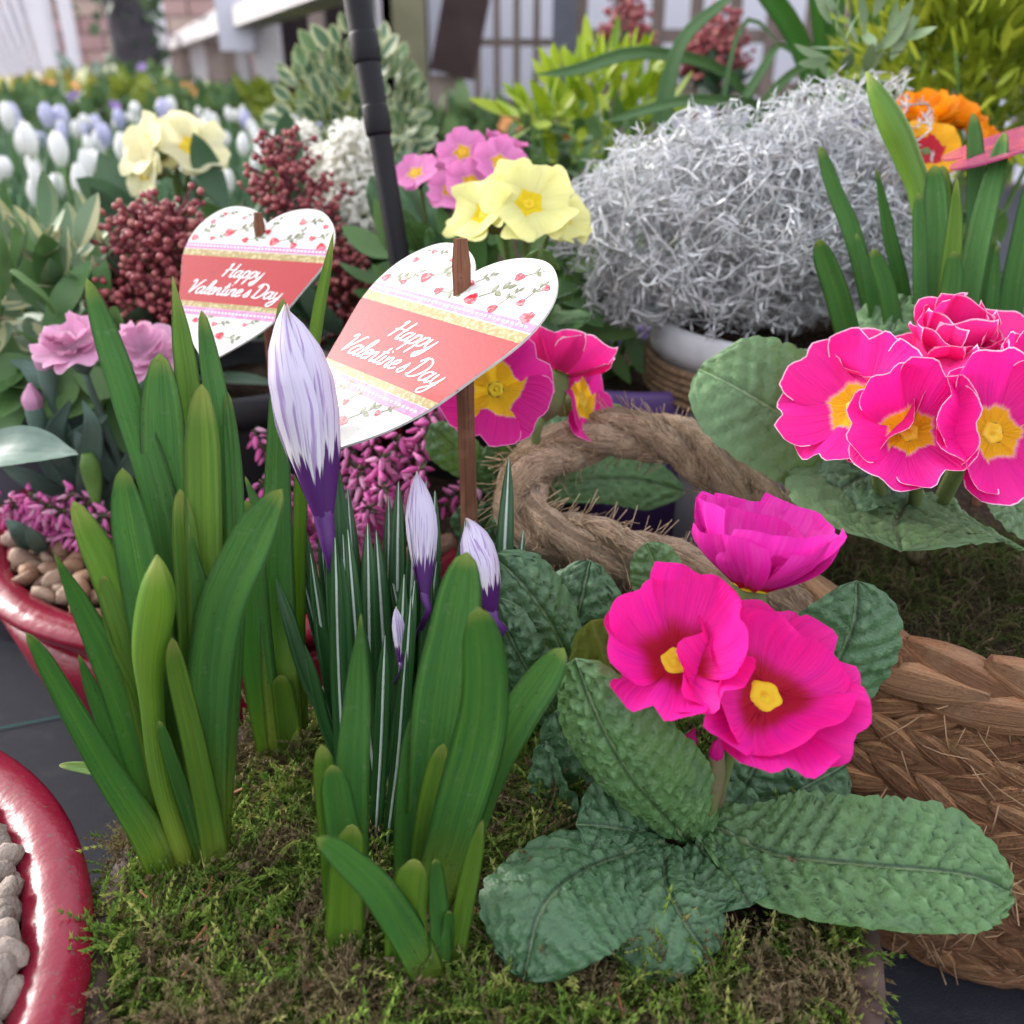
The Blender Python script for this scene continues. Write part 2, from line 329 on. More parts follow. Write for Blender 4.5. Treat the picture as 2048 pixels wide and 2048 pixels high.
def petalmat(name, c, c2, eye=None, eye2=None, edge=None, core=(.30, .30), tr=.3, vein=.3, soft=.03):
    L = [(('streak', 7, .5), .42, .66, vein, c2), (('streak', 26, .7), .52, .66, vein * .55, tuple(q * .62 for q in c2)), (('attr', 'av'), .55, 1.0, .35, tuple(min(.95, q * 1.04 + .03) for q in c)), (('attr', 'av'), .6, .15, .45, tuple(q * .74 for q in c))]
    if eye2: L.append((('sum', [(1, ('attr', 'av')), (.10, ('streak', 5, .3))]), core[1] + .12, core[1] + .03, 1, eye2))
    if eye: L.append((('sum', [(1, ('attr', 'av')), (.12, ('streak', 5, .3))]), core[0] + .02 + soft, core[0] + .02, 1, eye))
    if edge: L.append((('sum', [(1, ('attr', 'hh')), (.03, ('noise', 500))]), .984, .994, .85, edge))
    return mat(name, c, L, .5, .25, [(('streak', 16, .5), .0005), (('streak', 40, .6), .0004)], tr)
M_HOT = petalmat('petal_hot_pink', (.90, .012, .34), (.74, .012, .38), (.45, .004, .03), None, None, (.20, 0), .35, .55, .28)
M_MAG = petalmat('petal_magenta', (.76, .02, .42), (.86, .08, .52), (.60, .01, .08), None, None, (.15, 0), .35, .6)
M_LACE = petalmat('petal_white_edged', (.88, .010, .30), (.76, .012, .32), (.85, .42, .005), (.90, .50, .35), (.88, .66, .78), (.215, .19), .3, .45)
M_LACE2 = petalmat('petal_white_edged_plain', (.88, .03, .30), (.78, .02, .32), None, None, (.88, .66, .78))
M_CPINK = petalmat('petal_purple_pink', (.74, .012, .28), (.62, .008, .30), (.85, .50, .01), (.88, .60, .45), (.85, .3, .6), (.34, .30))
M_YEL = petalmat('petal_yellow', (.82, .80, .34), (.80, .77, .26), (.80, .62, .01), None, None, (.22, 0), .35)
M_CREAM = petalmat('petal_cream', (.84, .80, .52), (.82, .77, .44), (.85, .66, .06), None, None, (.24, 0), .4)
M_LILAC = petalmat('petal_lilac', (.76, .24, .52), (.66, .13, .44), (.82, .45, .02), (.8, .4, .5), None, (.2, .2))
M_ORANGE = petalmat('petal_orange', (.88, .33, .004), (.80, .22, .004), None, None, None)
M_YRED = petalmat('petal_yellow_red', (.88, .42, .005), (.85, .34, .004), (.55, .01, .03), None, None, (.42, 0))
M_RED = petalmat('petal_red', (.5, .005, .04), (.4, .004, .05), None, None, None)
M_DIAN = petalmat('petal_pale_pink', (.82, .44, .64), (.74, .28, .52), None, None, (.85, .6, .7), tr=.35)
M_EYE = mat('flower_eye', (.66, .36, .008), [(('noise', 600), .4, .7, .7, (.65, .52, .06))], .6, .3)
M_EYEY = mat('flower_eye_yellow', (.62, .46, .012), [(('noise', 600), .4, .7, .7, (.66, .38, .01))], .6, .3)
M_CALYX = mat('calyx', (.14, .19, .06), [(('attr', 'av'), .45, .75, .7, (.20, .13, .09)), (('noise', 300), .4, .7, .4, (.10, .15, .05))], .65, .3, [(('noise', 1800), .0003)], .15)
M_GREENST = mat('green_stem', (.10, .20, .04), [(('noise', 200), .4, .7, .4, (.07, .14, .03))], .55, .3)
M_BLACKPOT = mat('black_plastic', (.012, .012, .014), [(('noise', 90), .5, .8, .4, (.03, .028, .03))], .5, .4)
# ================================================================== SETTING
def struct(name, mb, m, smooth=False): o = obj(name, mb, m, smooth=smooth); o['kind'] = 'structure'; return o
mb = MB(); mb.add([(-60, -20, 0), (60, -20, 0), (60, 90, 0), (-60, 90, 0)], [(0, 1, 2, 3)])
struct('ground', mb, mat('gravel_ground', (.20, .17, .15), [(('noise', 3), .4, .7, .7, (.26, .23, .20)), (('noise', 40), .45, .7, .5, (.14, .12, .11))], .9, .2))
mb = MB(); zb = 1.10 + BENCH
box(mb, Vector((0, 1.45, zb - .03)), 4.2, 4.2, .06)
struct('display_bench', mb, M_BENCH)
mb = MB(); a, b = Z(20, 1452, BENCH + .0015), Z(260, 1405, BENCH + .0015); d = (b - a).normalized(); s = Vector((-d.y, d.x, 0)) * .0007
mb.add([a - s - d * .3, b - s + d * .3, b + s + d * .3, a + s - d * .3], [(0, 1, 2, 3)])
struct('guide_thread', mb, mat('green_thread', (.015, .10, .09), (), .7, .2))
# ---- timber shelter with rails, running away to the left
M_TIM = mat('pale_timber', (.56, .53, .54), [(('noise', 6), .4, .7, .6, (.44, .41, .42)), (('noise', 60), .45, .7, .4, (.62, .60, .62))], .8, .2)  # timber paled in colour in place of distance haze
M_TIM2 = mat('brown_timber', (.34, .27, .24), [(('noise', 9), .4, .7, .6, (.18, .13, .11)), (('noise', 70), .45, .7, .4, (.33, .27, .23))], .8, .2)
M_DKT = mat('dark_timber_and_shade', (.045, .035, .04), [(('noise', 12), .4, .7, .6, (.075, .055, .055))], .85, .2)  # dark timber tone, also paints the shade inside the shelter
DV = Vector((-.364, .931, 0)); DS = Vector((.931, .364, 0))
S0 = Q(530, 48, 3.5); S0 = Vector((S0.x, S0.y, 0))
def beam(mb, a, b, wd, ht):
    d = b - a; x = d.normalized(); zz = Vector((0, 0, 1)) if abs(x.z) < .9 else Vector((0, 1, 0)); y = zz.cross(x).normalized(); box(mb, (a + b) / 2, d.length, wd, ht, Matrix((x, y, x.cross(y))).transposed())
SH = thing('timber_shelter', 'weathered open timber shelter with pale rails and posts, inner shade built as dark boards', 'shelter', S0)
for zz, off in ((1.25, -.06), (1.355, .10)):
    mb = MB(); beam(mb, S0 - DV * 1.9 + DS * off + Vector((0, 0, zz)), S0 + DV * 7.4 + DS * off + Vector((0, 0, zz)), .10, .058); obj('rail', mb, M_TIM, SH, smooth=False)
for t, wd, m in [(0, .085, M_TIM), (.75, .05, M_TIM), (1.2, .06, M_TIM2), (1.9, .10, M_TIM2), (2.6, .06, M_TIM), (3.2, .08, M_TIM), (4.0, .11, M_TIM2), (5.5, .16, M_TIM2), (7.2, .10, M_TIM)]:
    mb = MB(); box(mb, S0 + DV * t + Vector((0, 0, .625)), wd, wd, 1.25); obj('post', mb, m, SH, smooth=False)
mb = MB(); box(mb, S0 - DV * .02 - DS * .10 + Vector((0, 0, 1.33)), .11, .05, .36); obj('bracket', mb, mat('lilac_white_paint', (.58, .57, .66), (), .6, .3), SH, smooth=False)
for i in range(9):
    mb = MB(); box(mb, S0 + DV * (1.0 + i * .42) + DS * .75 + Vector((0, 0, .60)), .03, .40, 1.2, Matrix.Rotation(math.atan2(-.931, .364) + math.pi / 2, 3, 'Z').inverted()); obj('board', mb, M_DKT if i % 3 else M_TIM2, SH, smooth=False)  # mostly dark boards, painting the shaded gaps behind the posts
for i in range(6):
    mb = MB(); x = -1.05 + i * .125; box(mb, Vector((x, 4.45 + .01 * (i % 2), .95)), .12, .03, 1.9); obj('shade_board', mb, M_DKT, SH, smooth=False)  # dark boards standing in for the shelter's inner shade
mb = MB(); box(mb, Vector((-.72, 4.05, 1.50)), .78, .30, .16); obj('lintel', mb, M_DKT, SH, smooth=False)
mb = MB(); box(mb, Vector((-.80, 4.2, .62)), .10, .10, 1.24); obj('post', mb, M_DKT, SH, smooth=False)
for px, wd, m in ((640, .05, M_TIM2), (812, .16, mat('olive_timber', (.22, .21, .13), [(('noise', 9), .4, .7, .6, (.16, .15, .09))], .85, .2)), (775, .06, M_TIM)):
    q = Q(px, 120, 3.9); mb = MB(); box(mb, Vector((q.x, 3.9, 1.0)), wd, .08, 2.0); obj('post', mb, m, SH, smooth=False)
q = Q(905, 60, 2.6)
TB = thing('leaning_post', 'dark brown leaning timber post with a paler foot in front of the trellis', 'post', Vector((q.x, 2.6, 0)))
mb = MB(); a, b = Q(905, 150, 2.6), Q(905, -60, 2.6); beam(mb, a, b + Vector((.05, 0, 0)), .11, .13); obj('upper_post', mb, mat('dark_red_timber', (.055, .035, .035), [(('noise', 12), .4, .7, .6, (.09, .06, .055))], .85, .2), TB, smooth=False)
mb = MB(); q2 = Q(893, 150, 2.62); box(mb, Vector((q2.x, 2.62, q2.z / 2)), .085, .085, q2.z); obj('foot', mb, M_TIM2, TB, smooth=False)
# ---- trellis with a pale sheet behind it
TRY = 4.0; xl, xr = Q(915, 100, TRY).x, Q(1115, 100, TRY).x
M_LATH = mat('trellis_lath', (.17, .13, .11), [(('noise', 14), .4, .7, .5, (.24, .19, .17))], .85, .2)
def trellis(label, x0, x1, y, z0, z1, sx, sz, wd, m, zoff=0):
    root = thing('trellis', label, 'trellis', Vector(((x0 + x1) / 2, y, 0)))
    x = x0
    while x < x1: mb = MB(); box(mb, Vector((x, y, (z0 + z1) / 2)), wd, .012, z1 - z0); obj('lath', mb, m, root, smooth=False); x += sx
    z = z0 + zoff
    while z < z1: mb = MB(); box(mb, Vector(((x0 + x1) / 2, y + .0125, z)), x1 - x0, .012, wd); obj('lath', mb, m, root, smooth=False); z += sz
    return root
trellis('brown wooden trellis of narrow upright laths beside the dark grey post', xl, xr, TRY, .2, 1.75, .078, .222, .026, M_LATH, .10)
mb = MB(); q = Q(1128, 60, 3.85); box(mb, Vector((q.x, 3.85, 1.0)), .085, .085, 2.0); tag(obj('fence_post', mb, mat('grey_post', (.09, .095, .115), [(('noise', 20), .4, .7, .4, (.12, .125, .15))], .6, .3), smooth=False), 'dark blue grey square post between two trellis panels', 'post')
xl2, xr2 = Q(1160, 100, TRY).x, Q(2150, 100, TRY).x
trellis('wide brown trellis with broad square mesh behind the red skimmia flowers', xl2, xr2, TRY, .2, 1.75, .150, .19, .05, M_LATH, .06)
mb = MB(); box(mb, Vector((1.1, 4.75, 1.15)), 4.6, .03, 2.3); tag(obj('plastic_sheet', mb, mat('white_sheeting', (.78, .79, .88), [(('noise', 3), .4, .7, .3, (.66, .68, .78))], .5, .3), smooth=False), 'pale blue white plastic sheeting stretched behind the trellis', 'sheeting')
# ---- far left: white diagonal lattice, posts, ivy trunk, brick wall
M_WHT = mat('white_paint', (.74, .72, .76), [(('noise', 8), .4, .7, .4, (.64, .62, .66))], .6, .3)
q0, q1 = Q(-140, 200, 6.0), Q(78, 0, 6.0)
LT = thing('lattice_panel', 'white diagonal lattice panel with a square post, far beyond the tulips', 'lattice', Vector((q0.x, 6.0, 0)))
for k in range(-6, 20):
    for sg in (1, -1):
        mb = MB(); x0 = q0.x + k * .085; beam(mb, Vector((x0, 6.0 + .012 * sg, .35)), Vector((x0 + sg * .75, 6.0 + .012 * sg, 1.75)), .010, .048)
        me = MB(); me.v = [(max(q0.x - .1, min(q1.x, v[0])), v[1], v[2]) for v in mb.v]; me.f = mb.f; me.a = mb.a
        if max(v[0] for v in me.v) - min(v[0] for v in me.v) > .06: obj('lath', me, M_WHT, LT, smooth=False)
mb = MB(); box(mb, Vector((q1.x, 6.0, .95)), .085, .085, 1.9); obj('post', mb, M_WHT, LT, smooth=False)
for px, y, wd, lb in ((138, 5.6, .055, 'thin white post standing alone beside the lattice panel'), (317, 7.5, .09, 'white post at the far end of the timber shelter rails')):
    q = Q(px, 60, y); mb = MB(); box(mb, Vector((q.x, y, .95)), wd, wd, 1.9); tag(obj('white_post', mb, M_WHT, smooth=False), lb, 'post')
BW = thing('brick_wall', 'pink brick wall far behind the lattice panel', 'wall', Vector((-5.2, 10.5, 0)))
M_BRK = [mat('brick_%s' % n, c, [(('noise', 5), .4, .7, .5, c2)], .9, .1) for n, c, c2 in (('pink', (.42, .27, .25), (.48, .34, .31)), ('rose', (.38, .23, .23), (.45, .30, .30)), ('sand', (.47, .36, .30), (.40, .29, .26)))]
bm_ = [mesh_of('brick', *(lambda q: (q.v, q.f, q.a))((lambda q: (box(q, Vector((0, 0, 0)), .43, .2, .14), q)[1])(MB())), False) for _ in range(3)]
for me, m in zip(bm_, M_BRK): me.materials.append(m)
for r in range(14):
    for k in range(13): inst('brick', random.choice(bm_), Matrix.Translation((-8.0 + k * .45 + (.22 if r % 2 else 0), 10.5 + U(-.01, .01), .09 + r * .155)), BW)
mb = MB(); box(mb, Vector((-5.2, 10.56, 1.1)), 6.0, .16, 2.2); obj('mortar', mb, mat('mortar', (.42, .38, .36), (), .9, .1), BW, smooth=False)
q = Q(262, 60, 6.6)
IT = thing('ivy_trunk', 'dark tree trunk clad in ivy beyond the flower beds', 'tree', Vector((q.x, 6.6, 0)))
mb = MB(); tube(mb, [Vector((q.x + .05, 6.6, 0)), Vector((q.x + .02, 6.6, .8)), Vector((q.x, 6.6, 1.5)), Vector((q.x - .06, 6.6, 2.6))], [.20, .16, .14, .12], 14, 20); obj('trunk', mb, mat('bark', (.07, .065, .075), [(('noise', 14), .4, .7, .7, (.11, .10, .11))], .9, .1, [(('noise', 30), .02)]), IT)
M_IVY = mat('ivy', (.05, .10, .05), [(('attr', 'rnd'), .3, .8, .9, (.11, .17, .08))], .5, .4, (), .15)
LP = [tris(simple_leaf(.085, .07, U(.1, .4), .2, 2, 4)) for _ in range(3)]
ms = []
for i in range(420): a = U(0, 6.28); z = U(.2, 2.4); ms.append(np.array(m4(Vector((q.x - .02 + .17 * math.cos(a) - (U(.0, .22) if i % 3 == 0 else 0), 6.6 + .17 * math.sin(a), z)), rnd_rot((math.cos(a), math.sin(a), -.4), .6), U(.7, 1.3))))
scatter('ivy', LP, ms, M_IVY, IT)
mb = MB(); a, b = Q(708, -40, .61), Q(806, 560, .57)
PO = thing('black_pole', 'black telescopic pole leaning down behind the heart sign', 'pole', Vector((b.x, b.y, 1.10 + BENCH)))
M_POLE = mat('black_pole', (.006, .0055, .008), [(('noise', 40), .5, .8, .4, (.014, .013, .016))], .5, .25)
ts = [-.3, .235, .47, 1.0, 1.52]; rs = [.0083, .0077, .0067, .0064]
for k in range(4):
    p0, p1 = a.lerp(b, ts[k]), a.lerp(b, ts[k + 1]); mb = MB(); dd = (p1 - p0).normalized(); tube(mb, [p0, p0 + dd * .0004, p0 + dd * .0008, p1 - dd * .0008, p1 - dd * .0004, p1], rs[k], 20); obj('pole_section', mb, M_POLE, PO)
    if k < 2: mb = MB(); dd = (p1 - p0).normalized(); tube(mb, [p1 - dd * .012, p1 - dd * .010, p1 + dd * .004, p1 + dd * .006], [rs[k] * 1.0, rs[k] * 1.05, rs[k] * 1.04, rs[k] * .9], 20); obj('collar', mb, M_POLE, PO)
# ---- dark trees and hedging beyond everything
M_HEDGE = mat('hedge_leaf', (.05, .085, .045), [(('attr', 'rnd'), .2, .8, .9, (.13, .17, .10))], .6, .3, (), .15)
HP = [tris(simple_leaf(.22, .12, U(.1, .4), .2, 2, 4)) for _ in range(3)]
for i, (x, y, r, h, lb) in enumerate([(-6.8, 14.5, 1.5, 2.6, 'rounded green tree beyond the brick wall'), (-3.6, 14.0, 1.4, 2.4, 'loose grey green tree beyond the far post'), (-1.0, 15.0, 1.8, 2.8, 'broad dark tree hidden behind the shelter rails')]):
    t = thing('garden_tree', lb, 'tree', (x, y, 0)); mb = MB(); tube(mb, [Vector((x, y, 0)), Vector((x + .1, y, h * .5)), Vector((x, y, h))], [.16, .12, .05], 10, 12); obj('trunk', mb, MATS['bark'], t)
    ms = [np.array(m4(Vector((x, y, h)) + Vector((q.x * r, q.y * r, q.z * r * .95)), rnd_rot(q, .7), U(.7, 1.4))) for q in [rv(U(.55, 1) if j % 4 else U(.2, 1)) for j in range(1300)]]
    scatter('crown', HP, ms, M_HEDGE, t)
# ================================================================== FOREGROUND
# ---- round brown planter with moss
BC = W(-.010, .240, MOSS)
M_BROWN = mat('brown_planter', (.060, .034, .026), [(('noise', 50), .4, .7, .7, (.13, .085, .07)), (('noise', 400), .6, .75, .5, (.04, .028, .02))], .6, .35, [(('noise', 200), .0006)])
pl = thing('round_planter', 'round brown planter filled with moss, daffodil shoots and crocuses', 'planter', W(-.010, .240, BENCH))
mb = MB(); h = -BENCH + MOSS
lathe(mb, BC, [(.001, -h), (.105, -h), (.134, -.02), (.140, .000), (.139, .004), (.131, .003), (.127, -.008), (.126, -.03)], 96); obj('bowl', mb, M_BROWN, pl)
def moundz(x, y, amp=.007): return amp * (mn.noise(Vector((x * 28, y * 28, 3.1))) + .5 * mn.noise(Vector((x * 70, y * 70, 8))))
def mound(c, r, dome=.006, amp=.007, n=40):
    mb = MB(); V = []; F = []; k = 14
    V.append(c + Vector((0, 0, dome)))
    for i in range(1, k + 1):
        for j in range(n):
            a = 2 * math.pi * j / n; q = r * i / k; x, y = q * math.cos(a), q * math.sin(a); V.append(c + Vector((x, y, dome * (1 - (i / k) ** 2) + moundz(c.x + x, c.y + y, amp) * (1 if i < k else .2))))
    F = [(0, 1 + j, 1 + (j + 1) % n) for j in range(n)] + [(1 + i * n + j, 1 + (i + 1) * n + j, 1 + (i + 1) * n + (j + 1) % n, 1 + i * n + (j + 1) % n) for i in range(k - 1) for j in range(n)]
    mb.add(V, F); return mb
obj('soil', mound(BC + Vector((0, 0, -.010)), .131, .006, .011), M_SOIL, pl)
M_MOSS = mat('moss', (.11, .19, .03), [(('attr', 'rnd'), .3, .6, 1, (.20, .29, .05)), (('attr', 'rnd'), .66, .74, .9, (.34, .35, .10)), (('attr', 'rnd'), .82, .86, .95, (.12, .085, .045)), (('attr', 'rnd'), .95, .97, .8, (.22, .16, .10)), (('noise', 38), .49, .58, .85, (.20, .14, .085))], .75, .2, (), .15)
def moss_proto(L, nleaf, curl):
    mb = MB(); p = Vector((0, 0, 0)); d = Vector((.3, 0, 1)).normalized(); pts = []
    for i in range(nleaf + 1):
        pts.append(p.copy()); p += d * L / nleaf; d = (d + Vector((curl * U(.5, 1.2), U(-.25, .25), -.12))).normalized()
    for i in range(nleaf):
        a, b = pts[i], pts[i + 1]; s = (b - a).normalized().cross(Vector((0, 0, 1))).normalized(); r = L * .014; mb.add([a - s * r, a + s * r, b], [(0, 1, 2)], [(0, i / nleaf, .5, 0)] * 3)
        for sg in (-1, 1, 0):
            t = (b - a).normalized(); o = (s * sg * .9 + t * .7 + Vector((0, 0, .35 if sg == 0 else U(-.2, .5)))).normalized(); q = L * U(.12, .22) * (1 - .5 * i / nleaf); ww = t.cross(o).normalized() * L * .03
            mb.add([a - ww, a + ww, a + o * q], [(0, 1, 2)], [(0, i / nleaf, .5, 0)] * 3)
    return tris(mb)
AX = Z(1385, 1755, MOSS); AX2 = Z(1230, 1770, MOSS)
MP = [moss_proto(U(.009, .014), 9, U(-.3, .35)) for _ in range(6)]
def moss(c, r, n, keep=None, dome=.006, amp=.007, sc_=1.0):
    out = []
    while len(out) < n:
        a = U(0, 6.283); q = r * math.sqrt(random.random()); x, y = q * math.cos(a), q * math.sin(a)
        if keep and not keep(c.x + x, c.y + y): continue
        z = dome * (1 - (q / r) ** 2) + moundz(c.x + x, c.y + y, amp) - .009
        out.append(np.array(m4(c + Vector((x, y, z)), rnd_rot((x * 2, y * 2 - .1, .8), .55), U(.6, 1.25) * sc_)))
    return out
scatter('moss', MP, moss(BC + Vector((0, 0, .0015)), .141, 17000, lambda x, y: math.hypot(x + .010, y - .240) < (.129 if x > .04 else .141) and math.hypot(x - AX.x, y - AX.y) > .034 and math.hypot(x - AX2.x, y - AX2.y) > .026, .007, .013, 1.7), M_MOSS, pl)
M_DEAD = mat('dry_fibre', (.15, .095, .055), [(('attr', 'rnd'), .3, .8, .9, (.11, .065, .035))], .8, .2)
mb = MB()
for i in range(170):
    a = U(0, 6.28); q = .125 * math.sqrt(random.random()); p = BC + Vector((q * math.cos(a), q * math.sin(a), .001 + moundz(q * math.cos(a), q * math.sin(a)))); d = Vector((U(-1, 1), U(-1, 1), U(-.1, .5))).normalized(); pts = []
    for k in range(6): pts.append(p.copy()); p = p + d * U(.003, .006); d = (d + rv(.6)); d.z *= .6; d.z += (BC.z - p.z + .002) * 30; d.normalize()
    tube(mb, pts, [U(.0002, .00045)] * 6, 4)
obj('dry_strands', mb, M_DEAD, pl, kind='stuff')
M_CHIP = mat('wood_chip', (.22, .095, .04), [(('attr', 'rnd'), .4, .8, .8, (.20, .11, .06)), (('noise', 400), .4, .7, .4, (.4, .22, .12))], .7, .2)
for i, (px, py, ln, an) in enumerate([(395, 1800, 45, 70), (420, 1770, 35, 90), (400, 1870, 40, 60), (412, 1865, 35, 110), (540, 1880, 45, 80), (555, 1870, 40, 100), (290, 1790, 45, -40), (600, 1870, 40, 30), (380, 1935, 45, 50), (615, 1970, 38, -70), (800, 2020, 60, -35), (1238, 2000, 95, -85), (955, 1822, 70, -45), (640, 1850, 50, -50), (440, 1560, 35, 65), (470, 1585, 30, 20)]):
    c = Z(px, py, MOSS + .008); L = ln * dep(c) / FPX; mb = MB(); a = R_(an); d = Vector((math.cos(a), math.sin(a) * 1.2, .25)).normalized(); s = Vector((-d.y, d.x, 0)).normalized(); wd = U(.0005, .0011)
    q = Vector((0, 0, 0)); V = []
    for k in range(4):
        t = k / 3 - .5; b = c - q + d * (L * t) + s * U(-.00015, .00015)
        V += [b - s * wd * (1 - .3 * k / 3), b + s * wd * (1 - .3 * k / 3), b + s * wd * .6 + Vector((0, 0, .0005)), b - s * wd * .6 + Vector((0, 0, .0005))]
    F = [(k * 4 + j, k * 4 + (j + 1) % 4, k * 4 + 4 + (j + 1) % 4, k * 4 + 4 + j) for k in range(3) for j in range(4)] + [(3, 2, 1, 0), (12, 13, 14, 15)]
    mb.add(V, F, [(0, 0, random.random(), 0)] * len(V))
    tag(obj('wood_chip', mb, M_CHIP, smooth=False), 'small orange brown splinter of wood lying on the moss', 'wood chip', 'splinters on the moss')
# ---- daffodil shoots: each leaf traced base to tip as (px, py, width px)
def px_leaf(root, spec, m, lean=0.03, zg=MOSS, face=0, fold=.3, tip=.12, th=.0008, name='leaf', y0=None, nh=None, sink=.012, wave=.02, nv=26):
    b = Z(spec[0][0], spec[0][1], zg) if y0 is None else Q(spec[0][0], spec[0][1], y0); n = len(spec); pts = [b - Vector((0, 0, sink))]; hw = []
    cum = [0]
    for i in range(1, n): cum.append(cum[-1] + math.hypot(spec[i][0] - spec[i - 1][0], spec[i][1] - spec[i - 1][1]))
    for i, (px, py, w_) in enumerate(spec):
        t = cum[i] / cum[-1]; p = b if i == 0 else Q(px, py, b.y + lean * t ** 1.3); pts.append(p); hw.append(w_ * dep(p) / FPX / 2)
    if spec[-1][2] > 15: hw[-1] = max(hw[-1], .86 * hw[-2])
    mb = MB(); strap(mb, pts, [hw[0]] + hw, nh, fold, th, tip=tip, face=face, wave=wave, nv=nv); return obj(name, mb, m, root)
D1 = thing('daffodil_plant', 'tall clump of broad green daffodil leaves with a fat yellow green bud, beside red bowls', 'daffodil', Z(385, 1745, MOSS), 'sprouting daffodils')
for spec, m, lean, face in [
    ([(385, 1735, 55), (365, 1450, 62), (325, 1050, 66), (255, 810, 60), (200, 640, 50), (173, 556, 34)], M_DAFF, .05, 18),
    ([(400, 1735, 50), (368, 1300, 85), (335, 1000, 88), (325, 830, 82), (320, 706, 58)], M_DAFF, .045, -5),
    ([(410, 1735, 40), (405, 1300, 50), (385, 850, 48), (366, 680, 40), (345, 552, 14)], M_DAFFY, .065, -20),
    ([(425, 1735, 40), (445, 1200, 50), (440, 880, 48), (418, 720, 42), (403, 620, 26)], M_DAFF, .06, 12),
    ([(410, 1738, 50), (408, 1250, 68), (404, 950, 70), (402, 840, 66), (403, 768, 44)], M_DAFFY, .035, 8),
    ([(440, 1735, 30), (468, 1250, 38), (467, 1000, 36), (460, 880, 32), (454, 782, 18)], M_DAFF, .05, 25),
    ([(380, 1735, 45), (320, 1350, 80), (276, 1120, 78), (255, 1010, 66), (245, 936, 44)], M_DAFF, .02, -8),
    ([(360, 1738, 40), (275, 1330, 70), (222, 1160, 72), (178, 1070, 58), (146, 1002, 30)], M_DAFFY, .015, 10),
    ([(370, 1740, 50), (306, 1581, 72), (235, 1370, 68), (165, 1220, 42), (108, 1107, 14)], M_DAFF, .012, 5),
    ([(335, 1765, 66), (290, 1665, 66), (210, 1540, 56), (130, 1400, 44), (80, 1310, 34), (52, 1266, 18)], M_DAFF, -.008, 15),
    ([(398, 1738, 36), (384, 1300, 50), (372, 1090, 52), (360, 978, 30)], M_DAFFY, .022, 0),
    ([(428, 1745, 55), (418, 1450, 80), (440, 1240, 92), (505, 1085, 88), (548, 1005, 70), (564, 978, 46)], M_DAFF, .012, -14),
    ([(375, 1740, 30), (300, 1420, 52), (248, 1290, 60), (215, 1200, 44), (205, 1150, 38)], M_DAFFY, .010, 30),
    ([(345, 1745, 24), (245, 1530, 34), (190, 1400, 30), (157, 1309, 14)], M_DAFF, .02, 20),
    ([(438, 1758, 52), (420, 1650, 50), (385, 1480, 46), (350, 1330, 40), (344, 1276, 30)], M_DAFFY, -.006, 10),
    ([(425, 1750, 28), (395, 1500, 30), (365, 1380, 28), (350, 1304, 14)], M_DAFF, .004, 20),
    ([(415, 1752, 28), (370, 1600, 32), (335, 1500, 26), (318, 1442, 20)], M_DAFF, -.010, 10),
    ([(395, 1740, 30), (398, 1250, 34), (386, 1120, 22), (378, 1050, 8)], M_DAFF, .012, 40),
    ([(330, 1640, 18), (260, 1560, 22), (180, 1538, 24), (118, 1530, 14)], M_DAFFY, .012, 10)]:
    px_leaf(D1, spec, m, lean, face=face)
def px_bud(root, spec, m, lean, zg=MOSS, name='bud'):                 # a round stem swelling into a closed bud
    b = Z(spec[0][0], spec[0][1], zg); n = len(spec); pts = [b - Vector((0, 0, .01))]; r = [spec[0][2] * dep(b) / FPX / 2]
    for i, (px, py, w_) in enumerate(spec): t = i / (n - 1); p = Q(px, py, b.y + lean * t); pts.append(p); r.append(w_ * dep(p) / FPX / 2)
    mb = MB(); tube(mb, pts, r, 14, 34); return obj(name, mb, m, root)
px_bud(D1, [(380, 1740, 46), (325, 1560, 46), (303, 1400, 46), (300, 1300, 68), (312, 1210, 76), (316, 1150, 48), (314, 1112, 6)], M_DAFFY, -.012)
D2 = thing('daffodil_plant', 'daffodil shoots with wide leaves crossing in front of the primula, one tip bent low', 'daffodil', Z(800, 1900, MOSS), 'sprouting daffodils')
for spec, m, lean, face in [
    ([(835, 1840, 70), (860, 1640, 95), (888, 1400, 120), (915, 1230, 98), (934, 1104, 48)], M_DAFF, .020, -6),
    ([(850, 1850, 70), (895, 1690, 95), (950, 1500, 108), (968, 1370, 94), (955, 1214, 50)], M_DAFF, -.006, 10),
    ([(905, 1800, 40), (975, 1570, 60), (1035, 1440, 78), (1095, 1350, 72), (1128, 1296, 48)], M_DAFF, .012, -8),
    ([(705, 1900, 60), (700, 1600, 70), (712, 1400, 54), (722, 1226, 12)], M_DAFF, .022, 14),
    ([(672, 1880, 44), (665, 1700, 52), (652, 1570, 50), (642, 1490, 34)], M_DAFFY, .004, 6),
    ([(700, 1890, 70), (695, 1720, 76), (678, 1610, 66), (664, 1530, 36)], M_DAFF, -.004, -6),
    ([(868, 1990, 64), (830, 1900, 72), (760, 1790, 70), (690, 1720, 56), (634, 1676, 36)], M_DAFF, -.014, 12),
    ([(812, 1860, 50), (812, 1650, 52), (822, 1520, 50), (838, 1416, 28)], M_DAFF, .016, 15),
    ([(835, 1850, 36), (845, 1700, 44), (865, 1580, 46), (887, 1488, 22)], M_DAFFY, -.002, 0),
    ([(880, 1975, 40), (878, 1850, 42), (872, 1770, 36), (870, 1718, 24)], M_DAFF, -.002, 20),
    ([(900, 1960, 44), (925, 1820, 42), (950, 1700, 34), (965, 1640, 14)], M_DAFFY, .002, 10),
    ([(885, 1960, 30), (893, 1880, 28), (898, 1822, 16)], M_DAFF, -.004, 10),
    ([(690, 1945, 72), (690, 1850, 78), (694, 1740, 70), (705, 1650, 40)], M_DAFFY, -.002, 0),
    ([(820, 1985, 86), (812, 1890, 88), (815, 1800, 78), (830, 1720, 40)], M_DAFFY, -.002, 4)]:
    px_leaf(D2, spec, m, lean, face=face)
